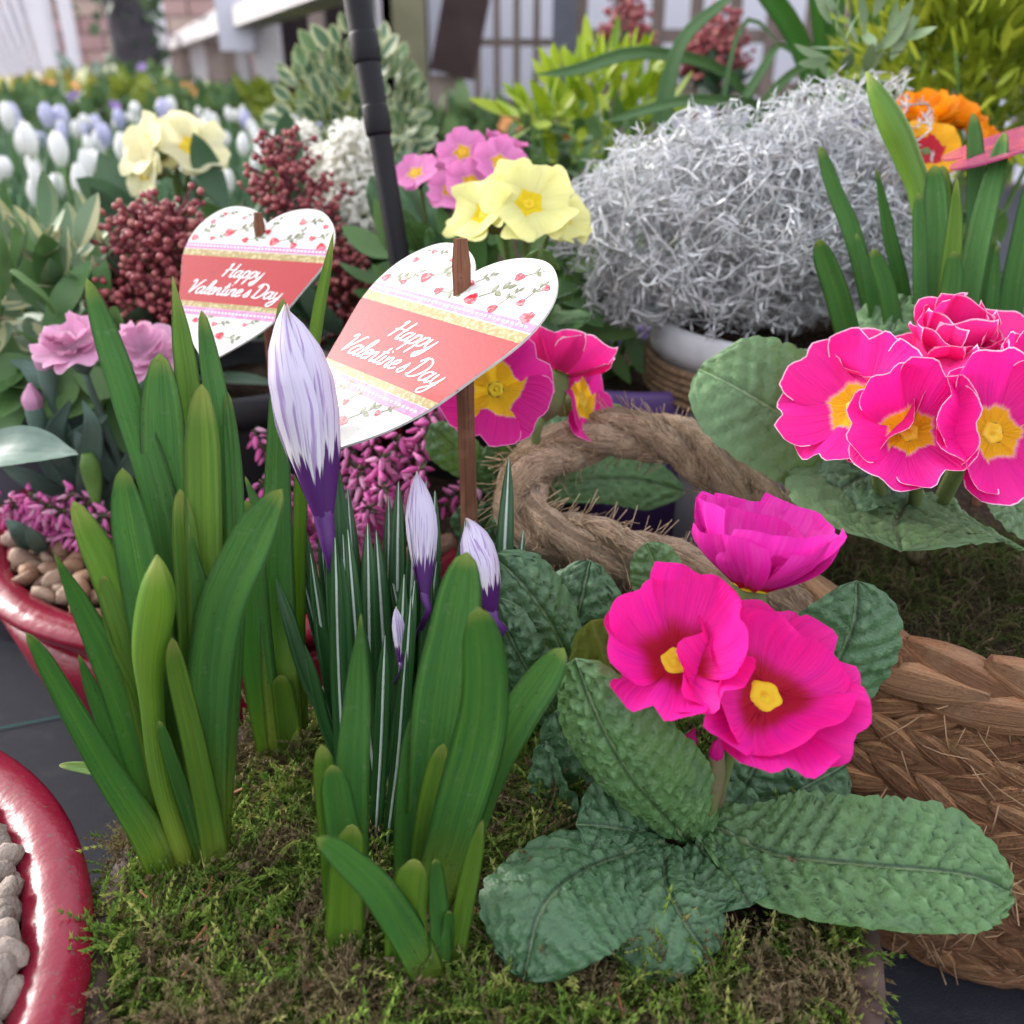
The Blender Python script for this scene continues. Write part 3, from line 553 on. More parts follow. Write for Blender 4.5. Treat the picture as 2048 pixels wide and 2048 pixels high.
D3 = thing('daffodil_plant', 'narrow daffodil clump behind the closed crocus, with one long thin browning leaf', 'daffodil', Z(565, 1520, MOSS), 'sprouting daffodils')
for spec, m, lean, face in [
    ([(550, 1535, 60), (515, 1330, 66), (500, 1130, 60), (492, 1000, 34)], M_DAFF, .02, 10),
    ([(575, 1530, 66), (560, 1300, 74), (556, 1000, 54), (562, 760, 40), (566, 596, 20)], M_DAFF, .05, -8),
    ([(595, 1510, 36), (590, 1330, 40), (535, 1080, 36), (490, 952, 12)], M_DAFF, .05, 10),
    ([(598, 1505, 26), (595, 1200, 28), (605, 850, 28), (632, 640, 26), (656, 520, 20), (667, 462, 8)], M_DAFFY, .055, 30),
    ([(545, 1520, 34), (525, 1420, 36), (505, 1330, 26), (480, 1252, 8)], M_DAFF, .015, 15),
    ([(585, 1525, 50), (575, 1440, 48), (560, 1350, 30)], M_DAFFY, .0, 0)]:
    px_leaf(D3, spec, m, lean, face=face)
# ---- crocuses: narrow leaves with a pale stripe, closed striped buds
C1 = thing('crocus_plant', 'clump of crocuses with thin white striped leaves and closed lilac buds', 'crocus', Z(750, 1650, MOSS))
def cro_leaf(spec, lean, face=0, stripe=.2, zg=MOSS):
    b = Z(spec[0][0], spec[0][1], zg); pts = [b - Vector((0, 0, .01))]; hw = []; n = len(spec)
    for i, (px, py, w_) in enumerate(spec): t = i / (n - 1); p = Q(px, py, b.y + lean * t ** 1.2) if i else b; pts.append(p); hw.append(w_ * dep(p) / FPX / 2)
    mb = MB(); rn = random.random(); strap(mb, pts, [hw[0]] + hw, None, .35, .0006, 4, 22, .10, face, rn); lf = obj('leaf', mb, M_CROL, C1)
    if stripe:
        n_ = (EYE - pts[-1]).normalized(); off = n_ * .0004; mb = MB(); strap(mb, [p + off for p in pts[1:]], [q * stripe for q in hw], None, .0, .0001, 2, 20, .05, face, rn); obj('stripe', mb, M_STRIPE, lf)
for tx, ty, bx, by, wd, lean, fc in [(648, 998, 720, 1560, 24, .03, 10), (676, 925, 735, 1560, 28, .045, -10), (695, 975, 745, 1560, 24, .05, 20), (735, 1045, 745, 1600, 28, .03, 0), (638, 1028, 715, 1560, 26, .035, 20), (752, 1060, 800, 1590, 28, .03, 25), (797, 962, 790, 1560, 30, .04, -5), (777, 992, 780, 1560, 24, .05, 15), (830, 1020, 800, 1570, 30, .035, 30), (852, 960, 850, 1560, 30, .045, -10), (870, 980, 850, 1560, 26, .055, 10), (1018, 915, 975, 1540, 30, .06, 5), (1003, 1065, 960, 1540, 22, .05, 15), (1047, 1058, 985, 1540, 22, .055, 5), (950, 1040, 890, 1560, 20, .04, 20), (972, 1092, 1010, 1400, 30, .05, 0), (992, 1140, 930, 1560, 24, .04, 25), (1155, 1165, 985, 1540, 28, .04, 15), (1206, 1182, 1000, 1540, 24, .05, 25), (552, 1157, 725, 1560, 26, .02, -5), (590, 1095, 740, 1520, 20, .03, 20), (632, 1205, 730, 1600, 26, .015, 25), (720, 1232, 760, 1650, 26, .01, 30), (770, 1270, 750, 1700, 24, .005, 0), (700, 1150, 740, 1600, 26, .02, 15), (822, 1190, 780, 1690, 22, .01, 5), (668, 1080, 725, 1600, 22, .025, -20), (858, 1100, 830, 1600, 24, .03, 10), (905, 1130, 860, 1600, 26, .03, 15), (605, 1040, 720, 1540, 20, .045, 10), (812, 1300, 770, 1720, 22, .0, 20), (610, 1290, 720, 1620, 20, .008, 10)] + [(U(590, 700), U(1010, 1160), U(680, 760), U(1540, 1640), U(22, 28), U(.01, .03), U(-20, 30)) for _ in range(9)] + [(U(760, 960), U(1040, 1200), U(760, 900), U(1540, 1640), U(22, 28), U(.01, .03), U(-20, 30)) for _ in range(9)]:
    wd *= 1.2; mx, my = (tx + bx) / 2 + (tx - bx) * .12, (ty + by) / 2
    cro_leaf([(bx, by, wd * .9), (bx + (mx - bx) * .5, by + (my - by) * .5, wd), (mx, my, wd * 1.05), (tx + (mx - tx) * .4, ty + (my - ty) * .4, wd * .9), (tx, ty, wd * .3)], lean, fc, .2 if random.random() < .75 else 0)
def crocus(axis, y0, lean, rmax, nm='flower', roll=0, m=None):
    """closed crocus: three outer petals wrapped round the axis; axis = px points base -> tip"""
    n = len(axis); pts = [Q(px, py, y0 + lean * i / (n - 1)) for i, (px, py) in enumerate(axis)]; p, _ = spline(pts, 30); T = tangents(p)
    R0 = rmax * dep(pts[n // 2]) / FPX; fo = None
    mbt = MB(); gb = Z(745, 1500, MOSS - .004); e1 = p[0] - T[0] * R0 * 1.6 + Vector((0, .003, 0)); tube(mbt, [gb, gb.lerp(e1, .5) + Vector((0, .012, 0)), e1, p[0] - T[0] * R0 * .6, p[2]], [R0 * .17, R0 * .18, R0 * .22, R0 * .27, R0 * .36], 10, 24); fo = obj(nm, mbt, M_CRODK, C1)
    x = frame(T[0]).col[0].copy(); fr = []
    for t in T: x = (x - t * x.dot(t)).normalized(); fr.append((x.copy(), t.cross(x)))
    for k in range(5):
        a0 = R_(roll) + k * 2 * math.pi / 3 * 1.02 + (math.pi / 3 if k > 2 else 0); V = []; A = []; nu = 14; sc0 = .97 if k < 3 else .86; rn = random.random(); end = [.97, .94, 1.0, .95, .92][k]
        for i in range(30):
            v = i / 29; e = v / end; prof = float(np.interp(e, [0, .12, .3, .5, .66, .8, .92, 1], [.30, .50, .80, .99, 1.0, .82, .45, .06]))
            half = R_(96) * (1 - .35 * max(0, e - .55) / .45)
            for j in range(nu + 1):
                u = -1 + 2 * j / nu; ang = a0 + u * half + .5 * v; r = R0 * max(.02, prof) * sc0 * (1 + .08 * u + .02 * (k % 3))
                vv = v - .06 * abs(u) ** 3 * v; idx = min(28, int(vv * 29)); fq = vv * 29 - idx; q = p[idx].lerp(p[idx + 1], fq); ex, ey = fr[idx]
                V.append(q + (ex * math.cos(ang) + ey * math.sin(ang)) * r); A.append((u, v, rn, 0))
        M = nu + 1; mb = MB(); mb.add(V, [(i * M + j, i * M + j + 1, (i + 1) * M + j + 1, (i + 1) * M + j) for i in range(29) for j in range(nu)], A); obj('petal', mb, m or M_CROP, fo)
crocus([(648, 1035), (628, 900), (598, 740), (572, 608)], .300, .03, 64, roll=20)
crocus([(850, 1190), (846, 1100), (840, 1010), (834, 942)], .295, .03, 30, roll=80)
crocus([(985, 1225), (968, 1150), (950, 1090), (932, 1036)], .285, .02, 36, roll=140)
crocus([(800, 1330), (800, 1290), (797, 1250), (793, 1212)], .262, .01, 13, roll=0)
crocus([(455, 1450), (450, 1410), (448, 1370), (445, 1330)], .325, .01, 22, roll=0)
# ---- hot pink primula in the planter
def L3(pts): return [Q(px, py, y) for px, py, y in pts]
def pl_leaf(root, pts, hwpx, nh, m=None, name='leaf', **k):
    p = L3(pts); hw = [h * dep(q) / FPX * (1.16 if root is globals().get('PA') else 1) for h, q in zip(hwpx, p)]; mb = MB(); sheet(mb, p, hw, nh, **k); return obj(name, mb, m or M_PLEAF, root)
PA = thing('primula_plant', 'hot pink primula with three yellow eyed flowers and dark crinkled leaves, in the mossy planter', 'primula', Z(1390, 1640, MOSS))
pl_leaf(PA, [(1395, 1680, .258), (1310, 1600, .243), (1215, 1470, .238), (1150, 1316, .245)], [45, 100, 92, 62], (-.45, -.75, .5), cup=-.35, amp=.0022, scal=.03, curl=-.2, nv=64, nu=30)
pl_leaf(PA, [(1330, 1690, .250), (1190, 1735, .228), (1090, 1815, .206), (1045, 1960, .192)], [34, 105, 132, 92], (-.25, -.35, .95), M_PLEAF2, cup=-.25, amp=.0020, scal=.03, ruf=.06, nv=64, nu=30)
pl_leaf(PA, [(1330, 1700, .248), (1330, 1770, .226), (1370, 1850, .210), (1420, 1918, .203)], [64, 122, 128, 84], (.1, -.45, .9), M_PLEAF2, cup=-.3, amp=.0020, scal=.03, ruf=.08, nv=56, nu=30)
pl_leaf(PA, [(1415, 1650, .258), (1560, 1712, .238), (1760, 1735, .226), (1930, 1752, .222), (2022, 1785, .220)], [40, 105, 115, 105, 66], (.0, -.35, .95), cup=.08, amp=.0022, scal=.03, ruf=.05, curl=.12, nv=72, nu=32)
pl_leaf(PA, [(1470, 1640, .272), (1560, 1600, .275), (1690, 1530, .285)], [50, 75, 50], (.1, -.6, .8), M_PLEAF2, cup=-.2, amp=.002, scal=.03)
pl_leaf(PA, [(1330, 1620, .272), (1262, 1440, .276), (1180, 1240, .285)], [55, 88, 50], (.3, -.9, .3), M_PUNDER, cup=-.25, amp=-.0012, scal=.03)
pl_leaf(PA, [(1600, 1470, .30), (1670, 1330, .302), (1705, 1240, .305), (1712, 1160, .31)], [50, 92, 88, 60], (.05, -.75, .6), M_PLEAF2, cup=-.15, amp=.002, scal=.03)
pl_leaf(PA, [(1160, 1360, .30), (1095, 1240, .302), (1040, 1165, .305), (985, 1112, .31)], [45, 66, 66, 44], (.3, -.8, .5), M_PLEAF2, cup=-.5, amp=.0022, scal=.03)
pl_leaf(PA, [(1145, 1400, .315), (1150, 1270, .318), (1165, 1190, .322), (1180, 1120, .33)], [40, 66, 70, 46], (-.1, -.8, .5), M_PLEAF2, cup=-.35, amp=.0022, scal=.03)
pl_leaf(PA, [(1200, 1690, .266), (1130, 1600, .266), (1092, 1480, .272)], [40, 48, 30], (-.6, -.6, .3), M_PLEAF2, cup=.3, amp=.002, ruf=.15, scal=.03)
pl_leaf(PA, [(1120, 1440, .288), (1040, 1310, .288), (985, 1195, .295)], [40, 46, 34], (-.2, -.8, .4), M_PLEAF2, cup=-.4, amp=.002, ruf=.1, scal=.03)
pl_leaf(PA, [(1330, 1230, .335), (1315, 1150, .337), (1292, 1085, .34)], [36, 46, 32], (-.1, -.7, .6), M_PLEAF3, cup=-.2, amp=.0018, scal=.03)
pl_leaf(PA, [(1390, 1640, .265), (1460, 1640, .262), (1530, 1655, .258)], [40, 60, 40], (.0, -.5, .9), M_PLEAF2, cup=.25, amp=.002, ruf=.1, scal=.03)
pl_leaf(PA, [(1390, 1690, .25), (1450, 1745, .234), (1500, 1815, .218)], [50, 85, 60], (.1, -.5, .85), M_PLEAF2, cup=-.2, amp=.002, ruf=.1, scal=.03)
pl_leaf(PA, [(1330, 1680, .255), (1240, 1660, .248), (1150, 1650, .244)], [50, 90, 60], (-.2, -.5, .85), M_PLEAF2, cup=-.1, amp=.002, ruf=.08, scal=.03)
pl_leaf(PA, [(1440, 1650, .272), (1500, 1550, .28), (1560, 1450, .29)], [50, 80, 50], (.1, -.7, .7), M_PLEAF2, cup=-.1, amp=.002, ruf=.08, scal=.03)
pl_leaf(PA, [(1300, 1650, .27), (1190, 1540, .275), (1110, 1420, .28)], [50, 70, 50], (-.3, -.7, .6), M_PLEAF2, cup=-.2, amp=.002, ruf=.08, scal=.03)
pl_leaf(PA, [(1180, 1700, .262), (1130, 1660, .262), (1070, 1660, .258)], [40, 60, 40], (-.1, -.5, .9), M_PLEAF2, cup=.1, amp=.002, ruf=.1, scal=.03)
sA = Z(1385, 1640, MOSS)
flower(PA, Q(1352, 1322, .250), (-.08, -.34, .93), .0305, .70, 6, -14, M_HOT, M_EYEY, M_CALYX, cexp=1.2, notch=.14, hw=.60, fdrop=.35, stem=sA + Vector((-.012, 0, 0)), eye=.165, tubel=.75, curl=.1)
flower(PA, Q(1530, 1392, .243), (.12, -.46, .88), .0360, .28, 6, 40, M_HOT, M_EYEY, M_CALYX, cexp=1.6, notch=.17, hw=.56, inner=3, stem=sA + Vector((.006, -.004, 0)), eye=.15, tubel=.6, incup=.5)
flower(PA, Q(1500, 1172, .275), (.16, .14, .97), .0345, .72, 8, 0, M_MAG, M_EYEY, M_CALYX, cexp=1.0, notch=.07, hw=.66, inner=6, stem=sA + Vector((.010, .006, 0)), tubel=.5, incup=.75)
for px, py, y in [(1425, 1560, .252), (1372, 1545, .255)]:
    a = Q(px, py, y); mb = MB(); tube(mb, [sA, a - Vector((0, 0, .018)), a, a + Vector((0, 0, .012)), a + Vector((.001, 0, .016))], [.0016, .0018, .0042, .0032, .0018], 10, 16); bo = obj('bud', mb, M_CALYX, PA)
    mb = MB(); tube(mb, [a + Vector((0, 0, .008)), a + Vector((0, -.001, .016)), a + Vector((.001, -.001, .0215))], [.0026, .0026, .0004], 8, 8); obj('bud_petal', mb, M_HOT, bo)
# ---- woven basket with rope handle
KC = W(.270, .420, -.232); KR = .140
M_STRAW = mat('seagrass', (.46, .235, .115), [(('attr', 'orand'), .2, .9, .75, (.27, .12, .055)), (('noise', 90), .5, .7, .5, (.52, .32, .17)), (('streak', 18, .6), .45, .62, .65, (.11, .05, .024))], .6, .3, [(('streak', 22, .5), .003), (('noise', 600), .0008)])
M_STRAWR = mat('seagrass_rim', (.40, .22, .115), [(('attr', 'orand'), .2, .9, .7, (.24, .105, .05)), (('streak', 14, .6), .45, .7, .5, (.10, .05, .03)), (('noise', 60), .5, .7, .5, (.34, .22, .13))], .6, .3, [(('streak', 26, .5), .002), (('noise', 600), .0008)])
BK = thing('woven_basket', 'brown woven seagrass basket holding the white edged primula', 'basket', W(.270, .420, BENCH - .05))
def spindle(L, r, flat=.75, bend=.0):
    mb = MB(); n = 9; V = []; A = []; k = 8
    for i in range(n):
        v = i / (n - 1); q = r * max(.12, math.sin(math.pi * (v * .86 + .07)) ** .8)
        for j in range(k):
            a = 2 * math.pi * j / k; V.append(Vector((L * (v - .5), q * flat * math.cos(a) - bend * (v - .5) ** 2, q * math.sin(a)))); A.append((j / k * 2 - 1, v, .5, 0))
    F = [(i * k + j, i * k + (j + 1) % k, (i + 1) * k + (j + 1) % k, (i + 1) * k + j) for i in range(n - 1) for j in range(k)] + [tuple(range(k - 1, -1, -1)), tuple((n - 1) * k + j for j in range(k))]
    mb.add(V, F, A); return mb
SPM = [smesh(spindle(.030, .0060 * q, .8), M_STRAW, 'strand') for q in (1, 1.1, .92)]
RIMM = [smesh(spindle(.060, .0105 * q, .9), M_STRAWR, 'rim_strand') for q in (1, 1.12, .9)]
def brad(z): t = (z) / .19; return KR * (1 + .10 * math.sin(math.pi * min(1, t * 1.1)) - .10 * t * t)
rest = []
for row in range(20):
    z = .012 + row * .0096; rr = brad(z); n = int(2 * math.pi * rr / .0160)
    for i in range(n):
        a = 2 * math.pi * (i + .5 * (row % 2)) / n; ad = math.degrees(a) % 360
        c = KC + Vector((rr * math.cos(a), rr * math.sin(a), -z)); tl = R_(24 if row % 2 else -24) + U(-.22, .22)
        x = Vector((-math.sin(a), math.cos(a), 0)); out = Vector((math.cos(a), math.sin(a), 0)); x2 = x * math.cos(tl) + Vector((0, 0, 1)) * math.sin(tl); zz = x2.cross(out)
        M3 = Matrix((x2, out, zz)).transposed(); M4_ = m4(c + out * U(-.0015, .002) + rv(.0008), M3, U(.82, 1.16))
        if 196 < ad < 262 and len(BK.children) < 255: inst('strand', random.choice(SPM), M4_, BK)
        elif 150 < ad < 300: rest.append(np.array(M4_))
scatter('weave', [tris(spindle(.030, .0060, .8))], rest, M_STRAW, BK)
for k in range(2):
    z = -.002 - .006 * k; rr = KR * (1.0 + .03 * k)
    n = 26
    for i in range(n):
        a = 2 * math.pi * (i + .4 * k) / n; c = KC + Vector((rr * math.cos(a), rr * math.sin(a), -.004 + .011 * (1 - k) + U(-.001, .001))); x = Vector((-math.sin(a), math.cos(a), 0)); out = Vector((math.cos(a), math.sin(a), 0)); tl = R_(16) * (1 if k else -1) + U(-.1, .1)
        x2 = x * math.cos(tl) + Vector((0, 0, 1)) * math.sin(tl); M3 = Matrix((x2, out, x2.cross(out))).transposed()
        if 165 < math.degrees(a) < 290: inst('rim_strand', random.choice(RIMM), m4(c, M3, U(.9, 1.1)), BK)
mb = MB(); lathe(mb, KC, [(.001, -.215), (.11, -.215), (.132, -.15), (.136, -.08), (.130, 0), (.126, -.01), (.12, -.04)], 64); obj('liner', mb, mat('basket_core', (.055, .028, .016), [(('noise', 200), .4, .7, .6, (.1, .05, .03))], .85, .1, [(('noise', 300), .002)]), BK)
mb = MB()
for i in range(190):
    a = R_(U(195, 268)); z = U(.0, .19); rr = brad(z) + .008; p = KC + Vector((rr * math.cos(a), rr * math.sin(a), -z)); out = Vector((math.cos(a), math.sin(a), 0)); d = (Vector((U(-.6, .6), U(-.6, .6), U(-1, 1))) - out * .1).normalized()
    L = U(.005, .012); tube(mb, [p - d * L + out * -.002, p + out * .0005, p + d * L + out * U(-.002, .003)], U(.00022, .0004), 4)
obj('loose_straws', mb, mat('pale_straw', (.34, .22, .13), (), .7, .2), BK, kind='stuff')
obj('soil', mound(KC + Vector((0, 0, -.004)), .128, .004), M_SOIL, BK)
scatter('moss', MP, moss(KC + Vector((0, 0, .004)), .13, 4200, lambda x, y: y < .44 and x < .36), mat('moss_dark', (.055, .085, .018), [(('attr', 'rnd'), .3, .6, 1, (.09, .115, .028)), (('attr', 'rnd'), .7, .76, .9, (.16, .12, .07)), (('attr', 'rnd'), .93, .95, .8, (.2, .14, .09)), (('noise', 45), .45, .6, .6, (.06, .045, .025))], .75, .2, (), .12), BK)
# rope handle
M_JUTE = mat('jute', (.46, .325, .21), [(('attr', 'rnd'), .2, .9, .5, (.38, .26, .16)), (('streak', 26, 40), .45, .65, .8, (.19, .115, .065)), (('noise', 220), .5, .75, .4, (.36, .25, .15))], .85, .15, [(('streak', 26, 40), .0025), (('noise', 700), .0012)], sheen=.3)
rope = [P(1600, 1075, .470), P(1530, 1015, .468), P(1440, 945, .466), P(1350, 885, .468), P(1240, 868, .470), P(1125, 895, .462), P(1052, 955, .446), P(1040, 1025, .436), P(1100, 1068, .430), P(1210, 1095, .428), P(1330, 1130, .428), P(1470, 1170, .430), P(1620, 1215, .425)]
RH = thing('rope_handle', 'thick frayed jute rope handle looping out of the woven basket', 'rope', rope[0])
cp, _ = spline(rope, 150); T = tangents(cp); x = frame(T[0]).col[0].copy(); FR = []
for t in T: x = (x - t * x.dot(t)).normalized(); FR.append((x.copy(), t.cross(x)))
for s in range(3):
    pts = []
    for i in range(150): a = s * 2 * math.pi / 3 + i * .13; ex, ey = FR[i]; pts.append(cp[i] + (ex * math.cos(a) + ey * math.sin(a)) * .0062)
    mb = MB(); tube(mb, pts, [.0078 * (1 + .06 * math.sin(i * .9 + s)) for i in range(150)], 12); obj('strand', mb, M_JUTE, RH)
mb = MB()
for i in range(4300):
    k = random.randrange(4, 146); a = U(0, 6.283); ex, ey = FR[k]; o_ = ex * math.cos(a) + ey * math.sin(a); tw = T[k] * .8 + T[k].cross(o_) * .75
    a2 = k * .13; o_ = o_; p = cp[k] + o_ * (.0106 + .0030 * max(0, math.cos(1.5 * (a - a2))) ** 2); L = U(.004, .009); loose = random.random() < .17
    pts = [p - o_ * .001, p + tw * L * .5 + o_ * (U(.001, .004) if loose else .0004), p + tw * L + o_ * (U(.002, .012) if loose else -.0008) + (rv(.003) if loose else rv(.0008))]
    tube(mb, pts, U(.00013, .00030), 3)
obj('frayed_fibres', mb, mat('jute_fibre', (.60, .46, .31), [(('attr', 'rnd'), .2, .8, .8, (.34, .22, .13))], .8, .2, (), .2), RH, kind='stuff')
# ---- white edged primula in the basket
PB = thing('primula_plant', 'bright pink primula with white edged petals and orange eyes, in the woven basket', 'primula', W(.27, .40, -.23)); PBs = W(.207, .405, -.228)
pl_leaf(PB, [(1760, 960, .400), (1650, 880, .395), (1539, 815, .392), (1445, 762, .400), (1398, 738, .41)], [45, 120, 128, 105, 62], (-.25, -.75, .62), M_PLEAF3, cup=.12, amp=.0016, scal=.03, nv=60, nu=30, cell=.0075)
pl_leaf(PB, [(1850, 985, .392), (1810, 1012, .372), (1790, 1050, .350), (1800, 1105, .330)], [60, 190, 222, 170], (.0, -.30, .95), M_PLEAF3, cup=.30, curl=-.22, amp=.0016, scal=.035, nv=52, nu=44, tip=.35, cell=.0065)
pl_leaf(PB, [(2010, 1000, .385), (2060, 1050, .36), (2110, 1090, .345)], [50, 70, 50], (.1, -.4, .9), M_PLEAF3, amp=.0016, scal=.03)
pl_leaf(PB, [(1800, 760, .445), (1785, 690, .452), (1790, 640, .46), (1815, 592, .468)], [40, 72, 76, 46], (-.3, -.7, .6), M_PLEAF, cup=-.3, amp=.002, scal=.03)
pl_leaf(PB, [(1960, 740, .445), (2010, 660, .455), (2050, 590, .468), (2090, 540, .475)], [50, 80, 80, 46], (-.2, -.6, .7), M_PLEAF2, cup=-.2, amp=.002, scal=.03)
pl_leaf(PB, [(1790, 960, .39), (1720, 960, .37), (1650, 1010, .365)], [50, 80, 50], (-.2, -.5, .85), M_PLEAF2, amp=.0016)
flower(PB, Q(1818, 864, .325), (-.12, -.72, .62), .0285, .50, 6, 30, M_LACE, M_EYE, M_CALYX, cexp=1.25, notch=.13, hw=.62, stem=PBs, eye=.12, tubel=.9, ruf=.04, fdrop=.3)
flower(PB, Q(1985, 866, .322), (.12, -.80, .55), .0335, .30, 6, 0, M_LACE, M_EYE, M_CALYX, cexp=1.5, notch=.12, hw=.60, stem=PBs, eye=.12, tubel=.9, ruf=.04)
flower(PB, Q(1712, 815, .352), (-.62, -.42, .60), .0345, .32, 6, 10, M_LACE, M_EYE, M_CALYX, cexp=1.3, notch=.14, hw=.56, stem=PBs, eye=.12, tubel=.6, ruf=.04)
flower(PB, Q(1800, 775, .365), (-.05, -.15, 1), .032, .40, 6, 20, M_LACE2, M_EYE, M_CALYX, cexp=1.2, notch=.12, hw=.66, stem=PBs, eye=.1, tubel=.5, ruf=.05)
flower(PB, Q(1890, 712, .385), (.0, -.35, .95), .023, .70, 6, 0, M_LACE2, None, M_CALYX, cexp=1.05, notch=.08, hw=.74, inner=5, stem=PBs, tubel=.5, ruf=.05, incup=1.3)
flower(PB, Q(2010, 738, .385), (.2, -.25, .95), .030, .5, 6, 15, M_LACE2, None, M_CALYX, cexp=1.1, notch=.1, hw=.66, stem=PBs, tubel=.5, ruf=.05)
flower(PB, Q(2060, 800, .35), (.4, -.5, .8), .031, .45, 6, 5, M_LACE, M_EYE, M_CALYX, notch=.1, hw=.66, stem=PBs, eye=.1, tubel=.5, ruf=.05)
# ---- daffodils standing behind the white edged primula
D4 = thing('daffodil_plant', 'upright daffodil leaves behind the white edged primula, one fat pale bud leaning outwards', 'daffodil', W(.27, .47, -.235), 'sprouting daffodils')
for spec, m, y0, lean, face in [
    ([(1770, 800, 28), (1745, 640, 34), (1708, 480, 36), (1668, 380, 30), (1639, 292, 16)], M_DAFF, .47, .03, 10),
    ([(1720, 760, 44), (1700, 680, 48), (1672, 580, 48), (1648, 515, 42), (1637, 478, 30)], M_DAFF, .455, .0, -8),
    ([(1820, 760, 28), (1805, 590, 30), (1778, 470, 26), (1752, 336, 10)], M_DAFF, .48, .03, 15),
    ([(1870, 760, 46), (1872, 600, 50), (1874, 450, 46), (1868, 330, 28)], M_DAFF, .46, .03, 0),
    ([(1842, 760, 28), (1840, 600, 30), (1838, 480, 28), (1836, 384, 18)], M_DAFF, .455, .02, 20),
    ([(1885, 760, 34), (1895, 590, 40), (1908, 470, 34), (1914, 356, 12)], M_DAFFY, .455, .015, 0),
    ([(1940, 760, 36), (1948, 560, 36), (1949, 380, 34), (1946, 226, 22)], M_DAFF, .475, .04, 30),
    ([(1915, 760, 48), (1935, 600, 50), (1968, 440, 46), (1995, 330, 36), (2010, 264, 22)], M_DAFF, .455, .03, -12),
    ([(1890, 760, 40), (1898, 620, 42), (1905, 550, 38), (1908, 502, 24)], M_DAFF, .445, .005, 8),
    ([(1960, 760, 26), (1972, 600, 28), (1988, 475, 12)], M_DAFF, .46, .01, 15),
    ([(1975, 760, 24), (1985, 600, 26), (1994, 490, 12)], M_DAFF, .45, .01, 5),
    ([(2000, 760, 40), (2022, 600, 46), (2050, 450, 40), (2075, 330, 20)], M_DAFF, .455, .02, 0),
    ([(1770, 770, 24), (1745, 600, 28), (1712, 466, 14)], M_DAFF, .46, .02, 20),
    ([(1800, 780, 34), (1778, 600, 36), (1745, 498, 20)], M_DAFF, .455, .01, 0),
    ([(1895, 760, 44), (1890, 560, 46), (1886, 400, 36), (1884, 330, 20)], M_DAFFY, .485, .03, 10)]:
    px_leaf(D4, spec, m, lean, face=face, y0=y0, sink=.03)
q = [Q(1860, 700, .475), Q(1845, 420, .49), Q(1812, 310, .497), Q(1785, 250, .50), Q(1752, 185, .505), Q(1733, 143, .508)]
mb = MB(); tube(mb, q, [c * dep(p) / FPX / 2 for c, p in zip((36, 42, 52, 54, 34, 5), q)], 14, 34); obj('bud', mb, M_DAFFY, D4)
# ---- heart signs on wooden stakes
HALF = [(0, .565), (.05, .62), (.15, .69), (.3, .745), (.48, .757), (.62, .715), (.75, .61), (.835, .475), (.868, .31), (.855, .16), (.81, .02), (.745, -.13), (.635, -.395), (.50, -.59), (.36, -.735), (.13, -.925), (.03, -.99)]
def heart_outline():
    p, _ = spline([Vector((x, y, 0)) for x, y in HALF], 60); r = [(q.x, q.y) for q in p]; return r + [(-x, y) for x, y in r[1:]][::-1]
HO = heart_outline()
def inside(x, y, k=1.04):
    x *= k; y = (y + .05) * k - .05; r = False
    for (ax, ay), (bx, by) in zip(HO, HO[1:] + HO[:1]):
        if (ay > y) != (by > y) and x < ax + (y - ay) / (by - ay) * (bx - ax): r = not r
    return r
def clip_band(poly, y0, y1):
    def cl(p, f, yc):
        out = []
        for i in range(len(p)):
            a, b = p[i], p[(i + 1) % len(p)]; fa, fb = f(a[1]), f(b[1])
            if fa >= 0: out.append(a)
            if (fa >= 0) != (fb >= 0): t = (yc - a[1]) / (b[1] - a[1]); out.append((a[0] + t * (b[0] - a[0]), yc))
        return out
    return cl(cl(poly, lambda y: y - y0, y0), lambda y: y1 - y, y1)
